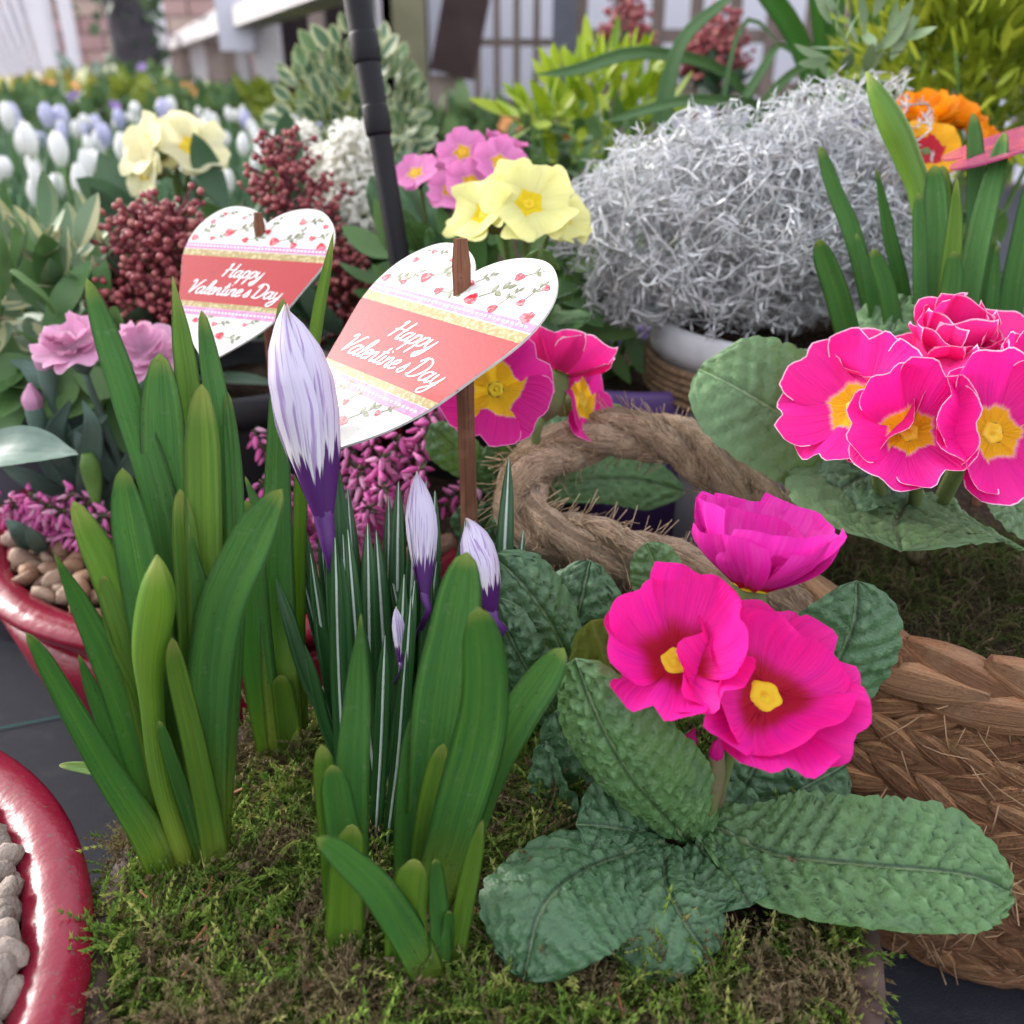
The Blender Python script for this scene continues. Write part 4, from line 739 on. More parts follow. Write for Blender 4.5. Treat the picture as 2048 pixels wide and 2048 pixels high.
GL = {'a': ([[(.70, .8), (.45, 1), (.12, .75), (.04, .35), (.2, 0), (.5, .15), (.72, .75)], [(.80, 1.02), (.70, .3), (.84, -.02), (1.10, .25)]], 1.05), 'p': ([[(.18, 1), (.06, 0), (-.1, -.9)], [(.08, .3), (.3, .9), (.6, 1), (.76, .65), (.6, .15), (.3, 0), (.1, .2)]], .92), 'y': ([[(.1, 1), (.1, .4), (.3, .05), (.6, .3), (.78, .95)], [(.78, .95), (.66, .1), (.45, -.7), (.1, -.95), (-.1, -.65), (.3, -.25), (.8, .1)]], .95), 'H': ([[(.05, 1.6), (.3, 1.95), (.25, 1.3), (0, 0)], [(1.2, 1.95), (1.02, 1), (.95, .15), (1.12, 0), (1.35, .2)], [(-.15, .85), (.3, 1.02), (1, 1), (1.25, 1.12)]], 1.4), 'V': ([[(-.15, 1.55), (.12, 1.9), (.3, 1.5), (.36, .0)], [(.36, 0), (.8, 1.1), (1.12, 1.85), (1.35, 1.85)]], 1.1), 'l': ([[(0, .2), (.3, .9), (.45, 1.7), (.3, 1.95), (.15, 1.5), (.1, .4), (.25, 0), (.5, .2)]], .5), 'e': ([[(.05, .4), (.4, .55), (.55, .85), (.35, 1), (.1, .75), (.05, .3), (.25, 0), (.5, .1), (.7, .3)]], .65), 'n': ([[(.05, .95), (.1, .5), (.05, 0)], [(.07, .4), (.3, .9), (.5, .95), (.56, .6), (.55, .15), (.7, 0), (.9, .2)]], .85), 't': ([[(.32, 1.7), (.22, .8), (.2, .15), (.35, 0), (.6, .2)], [(-.05, 1.15), (.6, 1.22)]], .55), 'i': ([[(.1, .95), (.08, .3), (.2, 0), (.42, .2)], [(.18, 1.38), (.21, 1.48)]], .42), "'": ([[(.30, 2.25), (.12, 1.55)]], .40), 's': ([[(0, .15), (.35, .9), (.4, 1), (.45, .6), (.5, .25), (.3, 0), (.05, .1)]], .65), 'D': ([[(.3, 1.8), (.2, .9), (.1, .1)], [(-.15, 1.45), (.2, 1.92), (.8, 1.8), (1.15, 1.2), (.95, .4), (.5, 0), (.1, .05), (-.1, .2)]], 1.3), ' ': ([], .45)}
def write(mb, s, x0, y0, x1, xh, wd, put, slant=.32):                 # brush lettering between x0 and x1
    tot = sum(GL[c][1] for c in s); k = (x1 - x0) / tot; x = x0
    for c in s:
        for st in GL[c][0]:
            p, _ = spline([Vector((x + (a + slant * b) * k, y0 + b * xh, 0)) for a, b in st], max(4, 5 * len(st))); T = tangents(p); V = []
            for i, (q, t) in enumerate(zip(p, T)):
                s_ = Vector((-t.y, t.x, 0)); e = wd * (.75 + .5 * abs(t.y)) * (.6 if i in (0, len(p) - 1) else 1); V += [put(q + s_ * e), put(q - s_ * e)]
            mb.add(V, [(2 * i, 2 * i + 1, 2 * i + 3, 2 * i + 2) for i in range(len(p) - 1)])
        x += GL[c][1] * k
GLOSS = dict(rough=.16, spec=.28)
DIRT = [(('noise', 260), .66, .72, .55, (.10, .06, .04)), (('noise', 900), .70, .74, .5, (.08, .05, .03))]
M_HW = mat('sign_white', (.60, .59, .56), DIRT, bump=[(('noise', 500), .00007)], **GLOSS)
M_HR = mat('sign_red', (.34, .032, .036), DIRT, bump=[(('noise', 500), .00007)], **GLOSS)
M_HP = mat('sign_pink', (.50, .19, .33), [(('noise', 300), .5, .65, .4, (.72, .42, .56))] + DIRT, bump=[(('noise', 500), .00007)], **GLOSS)
M_HG = mat('sign_gold', (.30, .23, .09), [(('noise', 500), .45, .65, .7, (.58, .50, .30))] + DIRT, bump=[(('noise', 500), .00007)], **GLOSS)
M_HT = mat('sign_lettering', (.80, .78, .78), DIRT[:1], **GLOSS)
M_HB = mat('sign_back', (.55, .52, .5), (), .6, .3)
M_ROSE = mat('sign_rose', (.46, .02, .04), [(('noise', 500), .45, .6, .7, (.70, .25, .27))], **GLOSS)
M_SPRIG = mat('sign_sprig', (.13, .14, .07), [(('noise', 300), .45, .6, .6, (.34, .34, .25))], **GLOSS)
M_STAKE = mat('stake_wood', (.20, .088, .05), [(('streak', 10, 1.0), .4, .7, .8, (.11, .045, .028)), (('noise', 120), .5, .7, .5, (.28, .14, .09)), (('noise', 800), .66, .72, .5, (.04, .02, .015))], .75, .2, [(('streak', 22, .8), .0006)])
def heart(label, c, X, Y, N, s, stake, words=True, plain=None):
    X, Y, N = Vector(X), Vector(Y), Vector(N); root = thing('heart_sign', label, 'sign', c, 'heart signs')
    def put(q, h=0.0): return c + (X * q[0] + Y * q[1]) * s + N * h
    th = .0010; n = len(HO); mb = MB(); V = [put(p, 0) for p in HO] + [put(p, -th) for p in HO]; cen = (0, -.05); V += [put(cen, 0), put(cen, -th)]
    F = [(2 * n, (i + 1) % n, i) for i in range(n)] + [(2 * n + 1, n + i, n + (i + 1) % n) for i in range(n)] + [(i, (i + 1) % n, n + (i + 1) % n, n + i) for i in range(n)]
    mb.add(V, F); bo = obj('board', mb, M_HW if not plain else plain, root, smooth=False)
    def band(y0, y1, m, name, h=.00012):
        mb = MB(); k = 40; ys = [y0, y1]; poly = clip_band(HO, y0, y1); r = [max(q[0] for q in poly if abs(q[1] - y) < .04) for y in ys]
        rows = 5; V = []
        for i in range(rows + 1):
            y = y0 + (y1 - y0) * i / rows
            xs = []
            for a, b in zip(HO, HO[1:] + HO[:1]):
                if (a[1] - y) * (b[1] - y) <= 0 and a[1] != b[1]: xs.append(a[0] + (y - a[1]) / (b[1] - a[1]) * (b[0] - a[0]))
            e = max(abs(q) for q in xs) * .997; V += [put((-e, y), h), put((e, y), h)]
        mb.add(V, [(2 * i, 2 * i + 1, 2 * i + 3, 2 * i + 2) for i in range(rows)]); obj(name, mb, m, bo, smooth=False)
    if not plain:
        band(.235, .30, M_HP, 'pink_band'); band(.15, .225, M_HG, 'gold_band'); band(-.375, .15, M_HR, 'red_band'); band(-.43, -.375, M_HG, 'gold_band'); band(-.52, -.435, M_HP, 'pink_band')
        mb = MB()
        for yy, e in ((.268, .84), (-.478, .56)):
            x = -e
            while x < e: V = [put((x + .013 * math.cos(a), yy + .010 * math.sin(a)), .00020) for a in [0, 1.05, 2.1, 3.14, 4.2, 5.24]]; mb.add(V, [tuple(range(6))]); x += .042
        obj('bead_row', mb, M_HT, bo, smooth=False, kind='stuff')
        roses = MB(); sprigs = MB()
        for x, y, k in [(-.80, .36, 1), (-.66, .56, .7), (-.58, .36, .7), (-.40, .44, 1.25), (-.55, .66, .6), (-.17, .36, .9), (.06, .47, .8), (.18, .36, 1.25), (.42, .60, .9), (.42, .33, .9), (.60, .42, .8), (.70, .56, .7), (.74, .33, 1.2), (-.3, .62, .5), (-.34, -.58, .8), (.02, -.72, 1.1), (.25, -.58, .6), (-.1, -.6, .7)]:
            r = .045 * k; a0 = U(0, 6); m_ = 9; V = [put((x + r * (1 + .18 * math.sin(3 * q + a0)) * math.cos(q), y + r * .85 * (1 + .18 * math.sin(3 * q + a0)) * math.sin(q)), .00016) for q in [2 * math.pi * i / m_ for i in range(m_)]]; roses.add(V, [tuple(range(m_))])
            ang = U(-.2, 1.3); dx, dy = math.cos(ang), math.sin(ang); L = .16 * k
            V = [put((x + dx * r + (-dy) * g * .005 + dx * t * L, y + dy * r + dx * g * .005 + dy * t * L), .00014) for t, g in ((0, 1), (0, -1), (1, -.5), (1, .5))]; inside(x + dx * (r + L), y + dy * (r + L)) and sprigs.add(V, [(0, 1, 2, 3)])
            for t, sg in ((.45, 1), (.6, -1), (.85, 1), (1.0, 0)):
                bx, by = x + dx * (r + L * t), y + dy * (r + L * t); la = ang + sg * .9; lx, ly = math.cos(la), math.sin(la); q = .055 * k
                V = [put((bx + lx * a_ * q - ly * b_ * q, by + ly * a_ * q + lx * b_ * q), .00015) for a_, b_ in ((0, 0), (.3, .28), (.7, .25), (1.1, 0), (.7, -.25), (.3, -.28))]; 
                if all(inside((v - c).dot(X) / s, (v - c).dot(Y) / s) for v in V): sprigs.add(V, [tuple(range(6))])
        obj('rose_print', roses, M_ROSE, bo, smooth=False, kind='stuff'); obj('leaf_print', sprigs, M_SPRIG, bo, smooth=False, kind='stuff')
        if words:
            mb = MB(); pu = lambda q: put(q, .00025)
            write(mb, 'Happy', -.25, -.075, .22, .080, .0064, pu); write(mb, "Valentine's Day", -.60, -.285, .52, .082, .0064, pu); obj('lettering', mb, M_HT, bo, smooth=False)
    a, b, wd = stake; d = (b - a).normalized(); m_ = 22; mb = MB(); V = []; sx = Vector((1, 0, 0)); sx = (sx - d * sx.dot(d)).normalized(); sy = d.cross(sx)
    for i in range(m_):
        t = i / (m_ - 1); q = a.lerp(b, t); k = wd * (.72 if i == 0 else 1) * (1 + .05 * math.sin(i * 2.3))
        for j in range(8): an = 2 * math.pi * j / 8 + .39; V.append(q + (sx * math.cos(an) * k + sy * math.sin(an) * k * .55) + rv(.00012))
    A = [(j / 8 * 2 - 1, i / 21 * 3, .3, 0) for i in range(m_) for j in range(8)]
    mb.add(V, [(i * 8 + j, i * 8 + (j + 1) % 8, (i + 1) * 8 + (j + 1) % 8, (i + 1) * 8 + j) for i in range(m_ - 1) for j in range(8)] + [tuple(range(7, -1, -1)), tuple((m_ - 1) * 8 + j for j in range(8))], A)
    obj('stake', mb, M_STAKE, root, smooth=False); return root
H2 = dict(X=(.6338, -.7731, .0249), Y=(.6198, .5269, .5815), N=(-.4627, -.3532, .8131))
c2 = P(834.5, 670.5, .37)
heart("heart sign reading Happy Valentine's Day with a glossy lower edge, beside the closed crocus", c2, s=.066, stake=(P(921, 477, .366), W(-.019, .366, MOSS - .01), .0041), **H2)
H1 = dict(X=(.9138, -.4054, .0246), Y=(.2778, .6682, .6902), N=(-.2962, -.6239, .7232))
c1 = P(491.3, 543.4, .46)
heart("heart sign reading Happy Valentine's Day in front of burgundy skimmia heads", c1, s=.0529, stake=(P(516, 425, .462), P(560, 900, .53), .0030), **H1)
M_H3 = mat('sign_purple_pink', (.36, .06, .16), [(('noise', 40), .45, .65, .7, (.55, .10, .14))] + DIRT, **GLOSS)
c3 = P(2062, 268, .47); n3 = Vector((-.36, .10, .93)).normalized(); y3 = Vector((-.9, .3, -.3)); y3 = (y3 - n3 * y3.dot(n3)).normalized(); x3 = y3.cross(n3)
h3 = heart('heart sign with a purple pink face, turned nearly edge on beside the orange primula', c3, x3, y3, n3, .054, (P(2110, 180, .47), W(.275, .48, -.235), .0030), False, M_H3)
# ================================================================== MIDDLE GROUND
# ---- red glazed bowls with gravel
M_REDB = mat('red_glaze', (.19, .005, .022), [(('noise', 30), .45, .7, .5, (.25, .012, .035)), (('noise', 400), .62, .68, .7, (.10, .05, .04)), (('noise', 1300), .62, .66, .6, (.09, .05, .04))], .26, .4, [(('noise', 60), .0012)])
def red_bowl(c, r, h, rw, label):
    root = thing('red_bowl', label, 'bowl', c - Vector((0, 0, h)), 'red glazed bowls'); mb = MB()
    lathe(mb, c, [(.001, -h), (r * .72, -h), (r * .90, -h * .55), (r * .955, -.028), (r - rw * .9, -.024), (r - rw * 1.2, -.03), (r * .7, -h * .8)], 96); obj('wall', mb, M_REDB, root)
    mb = MB(); pr = []
    for k in range(15): a = -1.9 + k / 14 * 4.6; pr.append((r - rw * .55 + rw * .55 * math.cos(a) * (1 + .12 * math.sin(3 * a)), -rw * .45 + rw * .42 * math.sin(a)))
    lathe(mb, c, pr, 110); obj('rim', mb, M_REDB, root)
    mb = MB(); n = 40; rr = r - rw * 1.0; V = [c + Vector((0, 0, -.014))] + [c + Vector((rr * math.cos(2 * math.pi * j / n), rr * math.sin(2 * math.pi * j / n), -.016)) for j in range(n)]; mb.add(V, [(0, 1 + j, 1 + (j + 1) % n) for j in range(n)]); obj('soil', mb, M_SOIL, root)
    return root
RB1 = W(-.313, .144, -.258); RB2 = W(-.175, .552, -.262)
red_bowl(RB1, .183, .14, .020, 'large glossy red bowl of grey gravel beside the mossy planter')
red_bowl(RB2, .172, .13, .019, 'glossy red bowl of brown gravel under the pale pink carnations')
red_bowl(W(.028, .452, -.262), .066, .11, .014, 'small red bowl half hidden under the jute rope')
def stone(r, sd):
    bm = bmesh.new(); bmesh.ops.create_icosphere(bm, subdivisions=2, radius=r); f = Vector((U(.75, 1.25), U(.7, 1.1), U(.55, .8)))
    for v in bm.verts: q = v.co / r; k = 1 + .35 * mn.noise(q * 1.1 + Vector((sd, 0, 0))) + .10 * mn.noise(q * 4 + Vector((0, sd, 0))); v.co = Vector((v.co.x * f.x, v.co.y * f.y, v.co.z * f.z)) * k
    me = bpy.data.meshes.new('stone'); bm.to_mesh(me); bm.free(); me.polygons.foreach_set('use_smooth', np.ones(len(me.polygons), dtype=bool)); return me
def gravel(c, r, size, n, m, label, keep):
    root = thing('gravel', label, 'gravel', c); meshes = [stone(size, i * 7.3 + size * 1000) for i in range(7)]
    for me in meshes: me.materials.append(m)
    k = 0; tries = 0; placed = []
    while k < n and tries < 20000:
        tries += 1; a = U(0, 6.28); q = r * math.sqrt(random.random()); p = c + Vector((q * math.cos(a), q * math.sin(a), U(-.008, .0)))
        if not keep(p) or any((p - o).length < size * 1.0 for o in placed): continue
        placed.append(p); inst('stone', random.choice(meshes), m4(p, rnd_rot(None, 1.5), U(.75, 1.3)), root); k += 1
def pxof(p): d = dep(p); return 1024 + FPX * (p - EYE).x / d, 1024 - FPX * (p - EYE).dot(UP) / d
M_ST1 = mat('grey_stone', (.30, .24, .205), [(('attr', 'orand'), .2, .9, .8, (.20, .165, .145)), (('noise', 250), .45, .7, .5, (.40, .33, .28)), (('noise', 900), .62, .7, .5, (.12, .09, .07))], .85, .2, [(('noise', 500), .0015)])
M_ST2 = mat('brown_stone', (.30, .17, .10), [(('attr', 'orand'), .15, .9, .9, (.15, .085, .065)), (('attr', 'orand'), .8, .95, .8, (.40, .28, .20)), (('noise', 250), .45, .7, .4, (.36, .23, .15))], .6, .3, [(('noise', 500), .001)])
gravel(RB1 + Vector((0, 0, .001)), .160, .0060, 270, M_ST1, 'rough grey brown gravel filling the large red bowl', lambda p: -120 < pxof(p)[0] and pxof(p)[1] < 2150)
gravel(RB2 + Vector((0, 0, .000)), .150, .0062, 190, M_ST2, 'smooth brown gravel filling the bowl under the carnations', lambda p: pxof(p)[0] > -60 and p.y < .50)
# ---- heather
M_HEATH = mat('heather_bell', (.68, .12, .40), [(('attr', 'rnd'), .2, .8, .8, (.78, .30, .56)), (('attr', 'rnd'), .85, .95, .8, (.84, .52, .66)), (('attr', 'av'), .82, 1.0, .9, (.16, .02, .06))], .5, .3, (), .25)
M_HNEED = mat('heather_needle', (.06, .09, .045), [(('attr', 'rnd'), .4, .8, .8, (.11, .10, .075))], .6, .2)
bell = MB(); lathe(bell, Vector((0, 0, 0)), [(.0002, 0), (.0010, .0005), (.0015, .0022), (.0013, .0046), (.0009, .0058), (.0006, .0074), (.0001, .0076)], 7); 
bp_ = tris(bell)
ndl = tris(simple_leaf(.006, .0011, .2, 0, 2, 3))
def heather(label, base, spikes):
    root = thing('heather_plant', label, 'heather', base, 'pink heathers')
    for tip, L in spikes:
        d0 = (tip - base); st = tip - d0.normalized() * L; p, _ = spline([base, st - Vector((0, 0, .004)), tip], 40); mb = MB(); tube(mb, p, .0007, 5); s = obj('stem', mb, M_CALYX, root)
        T = tangents(p); cum = sum((p[i + 1] - p[i]).length for i in range(39)); ms = []; nd = []
        for i in range(int(L / .0014)):
            t = 1 - (i * .0014) / cum
            if t < .05: break
            q = p[int(t * 39)]; a = i * 2.4; fr = frame(T[int(t * 39)]); o_ = (fr.col[0] * math.cos(a) + fr.col[1] * math.sin(a)); dz = (o_ + Vector((0, 0, -.6)) + rv(.25)).normalized()
            ms.append(np.array(m4(q + o_ * .002, frame(dz, rv()), U(.85, 1.25))))
        scatter('flower_spike', [bp_], ms, M_HEATH, root)
        for i in range(170): t = U(.15, .98); q = p[int(t * 39)]; fr = frame(T[int(t * 39)]); a = U(0, 6.28); nd.append(np.array(m4(q, frame(fr.col[0] * math.cos(a) + fr.col[1] * math.sin(a) + T[int(t * 39)] * .7, rv()), U(.8, 1.4))))
        scatter('needles', [ndl], nd, M_HNEED, root)
hb = W(-.085, .47, -.25)
heather('pink heather spikes rising under the glossy heart sign', hb, [(Q(770, 905, .44), .06), (Q(865, 850, .46), .075), (Q(850, 930, .43), .055), (Q(800, 870, .46), .06), (Q(700, 1060, .41), .045), (Q(770, 970, .42), .06), (Q(720, 930, .45), .05), (Q(690, 880, .46), .05), (Q(875, 800, .48), .06), (Q(960, 960, .46), .03), (Q(740, 1010, .42), .06), (Q(835, 900, .46), .05), (Q(650, 950, .46), .05), (Q(600, 1000, .45), .05), (Q(745, 860, .48), .05)])
heather('pink heather behind the tall daffodil leaves', W(-.12, .50, -.26), [(Q(520, 960, .47), .06), (Q(490, 1010, .46), .05), (Q(570, 1000, .45), .05), (Q(505, 860, .50), .05), (Q(545, 1040, .44), .05), (Q(600, 1100, .43), .04)])
heather('pink heather lying along the gravel of a red bowl, below the carnations', W(-.30, .50, -.255), [(Q(215, 1030, .47), .07), (Q(150, 985, .48), .075), (Q(205, 1075, .46), .06), (Q(100, 1010, .47), .06), (Q(60, 985, .48), .06), (Q(20, 1000, .48), .06), (Q(185, 1000, .48), .05), (Q(130, 1020, .47), .06), (Q(85, 1000, .475), .06), (Q(-20, 1010, .48), .06)])
# ---- pale pink carnations with glaucous leaves
M_GLAUC = mat('glaucous_leaf', (.10, .165, .13), [(('noise', 60), .4, .7, .5, (.14, .21, .17)), (('streak', 6, 1), .5, .7, .3, (.07, .12, .09))], .5, .35, (), .12)
DI = thing('carnation_plant', 'pale pink double carnations with blue green leaves in a red bowl', 'carnation', W(-.27, .54, -.27)); db = W(-.26, .54, -.268)
for px, py, y, R, n in [(148, 690, .50, .021, (.0, -.35, .9)), (292, 708, .50, .021, (.15, -.4, .9))]:
    c = Q(px, py, y); fo = flower(DI, c, n, R * 1.15, .05, 6, U(0, 60), M_DIAN, M_DIAN, M_GLAUC, notch=.14, hw=.62, stem=db + Vector((U(-.02, .05), 0, 0)), ruf=.08, tubel=.6, inner=7, incup=.3)
    for i in range(7):
        nn_ = Vector(n).normalized(); fr = frame(nn_); a = U(0, 6.28); mb = MB(); petal_mesh(mb, c + nn_ * R * .12, nn_, fr.col[0] * math.cos(a) + fr.col[1] * math.sin(a), R * .03, R * U(.5, .85), R * .42, U(.45, 1.1), 1.0, .2, .2, .1, .1); obj('petal', mb, M_DIAN, fo)
for px, py, y in [(68, 815, .50), (92, 735, .51), (178, 925, .48)]:
    c = Q(px, py, y); mb = MB(); tube(mb, [db, c - Vector((0, 0, .03)), c - Vector((0, 0, .012)), c, c + Vector((0, 0, .006))], [.0014, .0015, .005, .0052, .003], 10, 18); bo = obj('bud', mb, M_GREENST if px > 150 else M_GLAUC, DI)
    if px < 150: mb = MB(); tube(mb, [c - Vector((0, 0, .002)), c + Vector((0, 0, .006)), c + Vector((.001, 0, .0145))], [.0048, .0056, .0012], 10, 10); obj('bud_petal', mb, M_DIAN, bo)
def px_strap(root, spec, m, name='leaf', fold=.25, nh=None, tip=.35, th=.0003, face=0, nv=18):
    p = [Q(a, b, y) for a, b, y, w_ in spec]; mb = MB(); strap(mb, p, [s[3] * dep(q) / FPX / 2 for s, q in zip(spec, p)], nh, fold, th, tip=tip, face=face, nv=nv); return obj(name, mb, m, root)
for s, fc in [([(200, 1060, .52, 30), (175, 980, .49, 40), (185, 860, .48, 44), (165, 800, .48, 20)], 0), ([(190, 1050, .52, 20), (250, 950, .50, 40), (270, 880, .49, 24)], 0), ([(170, 1000, .52, 20), (110, 900, .49, 40), (60, 850, .48, 20)], 0), ([(180, 980, .52, 24), (110, 880, .50, 44), (140, 800, .5, 20)], 20), ([(150, 1000, .52, 20), (60, 960, .49, 40), (0, 930, .48, 24)], 0), ([(210, 1000, .52, 20), (170, 905, .5, 40), (150, 860, .5, 20)], 10), ([(160, 950, .53, 30), (80, 760, .53, 44), (20, 720, .54, 20)], 0), ([(60, 1100, .48, 30), (35, 1060, .47, 34), (10, 1040, .47, 14)], 0), ([(90, 1110, .48, 20), (70, 1080, .465, 34), (50, 1050, .46, 14)], 0), ([(230, 960, .53, 30), (120, 780, .55, 50), (150, 700, .56, 24)], 30), ([(190, 1010, .52, 26), (140, 900, .51, 38), (215, 830, .51, 20)], 0), ([(140, 1010, .53, 24), (40, 830, .53, 40), (-20, 800, .53, 20)], 10)]:
    px_strap(DI, s, M_GLAUC, face=fc)
BL = thing('broad_leaf_plant', 'single broad grey green leaf reaching in beside the carnations', 'plant', W(-.34, .47, -.26))
for pts, hw in [([(-120, 1000, .45), (-20, 920, .44), (80, 905, .435), (158, 910, .43)], [40, 62, 58, 20]), ([(-100, 1000, .46), (-80, 980, .45), (-40, 960, .44)], [20, 30, 14])]:
    p = L3(pts); mb = MB(); sheet(mb, p, [h * dep(q) / FPX for h, q in zip(hw, p)], (.1, -.4, .9), cup=.35, amp=.0003, vein=.2, tip=.6); obj('leaf', mb, M_GLAUC, BL)
# ---- purple pink primula behind the heart sign
PC = thing('primula_plant', 'purple pink primula with a yellow eye, half hidden behind the heart sign', 'primula', W(.03, .46, -.265)); cs = W(.03, .46, -.262)
flower(PC, Q(991, 779, .395), (-.02, -.93, .36), .0275, .08, 5, 20, M_CPINK, M_EYEY, M_CALYX, cexp=1.2, notch=.13, hw=.66, stem=cs, eye=.12, tubel=.7)
flower(PC, Q(1120, 745, .43), (.35, .35, .85), .030, .55, 6, 10, M_LACE2, M_EYE, M_CALYX, cexp=1.1, notch=.12, hw=.62, stem=cs, tubel=.6, ruf=.05)
flower(PC, Q(1165, 800, .44), (.7, -.35, .3), .026, .15, 5, 0, M_CPINK, M_EYE, M_CALYX, notch=.12, hw=.62, stem=cs, tubel=.5)
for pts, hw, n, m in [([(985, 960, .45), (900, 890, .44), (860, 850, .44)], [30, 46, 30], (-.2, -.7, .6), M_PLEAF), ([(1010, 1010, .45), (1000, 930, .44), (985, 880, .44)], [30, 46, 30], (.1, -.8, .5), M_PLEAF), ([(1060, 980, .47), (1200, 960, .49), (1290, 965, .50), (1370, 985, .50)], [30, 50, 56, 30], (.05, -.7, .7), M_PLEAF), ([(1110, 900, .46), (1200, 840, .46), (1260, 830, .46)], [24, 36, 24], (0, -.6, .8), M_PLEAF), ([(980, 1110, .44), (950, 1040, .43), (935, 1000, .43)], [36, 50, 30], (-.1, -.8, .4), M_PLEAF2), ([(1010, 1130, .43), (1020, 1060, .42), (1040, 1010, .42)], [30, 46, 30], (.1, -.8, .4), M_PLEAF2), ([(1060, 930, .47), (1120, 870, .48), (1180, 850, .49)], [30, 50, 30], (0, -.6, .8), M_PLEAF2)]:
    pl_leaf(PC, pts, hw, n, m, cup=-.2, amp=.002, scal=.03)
# ---- silver cushion bush in white pot, second one in purple pot
M_SILV = mat('silver_twig', (.54, .55, .56), [(('attr', 'rnd'), .3, .8, .8, (.74, .75, .76)), (('attr', 'rnd'), .88, .95, .7, (.30, .27, .25)), (('noise', 40), .5, .7, .4, (.30, .33, .31))], .7, .2, (), .08)
def silver(root, c, rad, n, base, seg=15, step=.0095, extra=()):
    mb = MB(); V = []; F = []; A = []
    def ribbon(p, q, r, rn, s=None):
        d = (q - p); s = (d.cross(rv())).normalized() * r; k = len(V); u = d.cross(s).normalized() * r
        V.extend([p - s, p + s * .5 + u, p + s * .5 - u, q - s * .8, q + s * .4 + u * .8, q + s * .4 - u * .8]); A.extend([(0, 0, rn, 0)] * 6)
        F.extend([(k, k + 1, k + 4), (k, k + 4, k + 3), (k + 1, k + 2, k + 5), (k + 1, k + 5, k + 4), (k + 2, k, k + 3), (k + 2, k + 3, k + 5)])
    def leaflet(p, d, L, rn):
        s = d.cross(rv()).normalized() * L * .085; k = len(V); m = p + d * L * .55 + rv(L * .08); V.extend([p, m - s, m + s, p + d * L]); A.extend([(0, 0, rn, 0)] * 4); F.extend([(k, k + 1, k + 2), (k + 1, k + 3, k + 2)])
    def walk(p, d, steps, st, rn, r, wig=.55):
        for i in range(steps):
            q = p + d * st; ribbon(p, q, r * (1 - .4 * i / steps), rn)
            for k in range(3): leaflet(p.lerp(q, random.random()), (d * U(.2, .9) + rv(.9)).normalized(), U(.005, .011), min(1, max(0, rn + U(-.2, .2))))
            p = q
            if p.z < base.z + .008 and (Vector((p.x, p.y, 0)) - Vector((base.x, base.y, 0))).length < .13: d.z = abs(d.z) + .3
            d = (d + rv(wig) * .50 + (p - c).normalized() * .05).normalized()
            e = (p - c); e = Vector((e.x / rad[0], e.y / rad[1], e.z / rad[2]))
            if e.length > 1.02: d = (d - e.normalized() * .7 + rv(.3)).normalized()
    for i in range(n):
        q = rv(U(.25, 1) ** .5); p = c + Vector((q.x * rad[0], q.y * rad[1], q.z * rad[2]))
        if p.z < base.z + .002: p.z = base.z + U(.002, .02)
        walk(p, (rv() + Vector((0, 0, .2)) + q * .3).normalized(), seg, step * U(.7, 1.2), random.random(), U(.0005, .0009), .45)
    for tip, bot in extra:                                            # spires that stand clear of the cushion
        for k in range(8): walk(bot + rv(.006), ((tip - bot).normalized() + rv(.18)).normalized(), int((tip - bot).length / .0085) + 2, .0085, U(.3, .8), .0008, .26)
    for i in range(16): q = rv(.7); e = c + Vector((q.x * rad[0], q.y * rad[1], abs(q.z) * rad[2] * .6)); mid = base.lerp(e, .5) + rv(.01); pp, _ = spline([base, mid, e], 8); [ribbon(pp[j], pp[j + 1], .0012, .95) for j in range(7)]
    mb.add(V, F, A); return obj('twigs', mb, M_SILV, root, kind='stuff')
wc = Q(1568, 632, .59)
M_WPOT = mat('whitewashed_metal', (.60, .60, .63), [(('noise', 40), .45, .7, .6, (.44, .44, .47)), (('noise', 300), .62, .7, .4, (.30, .29, .29))], .55, .35)
WP = pot('white_pot', 'whitewashed round pot bound with cord, under the silver bush', wc, .084, .245, M_WPOT)
M_CORD = mat('cord', (.22, .14, .085), [(('streak', 3, 160), .42, .6, .8, (.12, .075, .045)), (('noise', 300), .45, .7, .4, (.30, .21, .13))], .85, .1, [(('noise', 500), .0012)])
for k in range(5):
    mb = MB(); r = .0872; tube(mb, [wc + Vector((r * math.cos(a), r * math.sin(a), -.024 - .0052 * k + .0008 * math.sin(a * 3 + k))) for a in [2 * math.pi * i / 60 for i in range(61)]], .0029, 8); obj('cord_turn', mb, M_CORD, WP)
SB = thing('silver_bush', 'dense tangled silver cushion bush growing in the white pot', 'silver bush', wc - Vector((0, 0, .015)), 'silver cushion bushes')
silver(SB, Q(1450, 465, .60), (.098, .080, .058), 330, wc - Vector((0, 0, .012)), extra=[(Q(1590, 170, .60), Q(1600, 380, .60)), (Q(1665, 185, .62), Q(1650, 370, .61)), (Q(1430, 225, .58), Q(1430, 360, .58)), (Q(1640, 240, .58), Q(1660, 380, .58)), (Q(1740, 250, .60), Q(1710, 380, .60)), (Q(1250, 360, .58), Q(1290, 430, .58)), (Q(1500, 330, .57), Q(1510, 420, .57)), (Q(1390, 300, .60), Q(1400, 380, .60)), (Q(1775, 230, .62), Q(1740, 340, .61)), (Q(1700, 150, .62), Q(1690, 330, .61)), (Q(1215, 660, .57), Q(1260, 540, .57)), (Q(1250, 700, .56), Q(1280, 560, .56)), (Q(1160, 600, .57), Q(1230, 500, .57))])
silver(SB, Q(1680, 500, .61), (.055, .06, .060), 100, wc - Vector((0, 0, .012)))
silver(SB, Q(1660, 360, .62), (.055, .05, .055), 70, wc - Vector((0, 0, .012)))
pc = Q(1255, 712, .63)
M_PPOT = mat('purple_pot', (.105, .055, .20), [(('noise', 60), .5, .8, .3, (.16, .10, .27))], .45, .4)
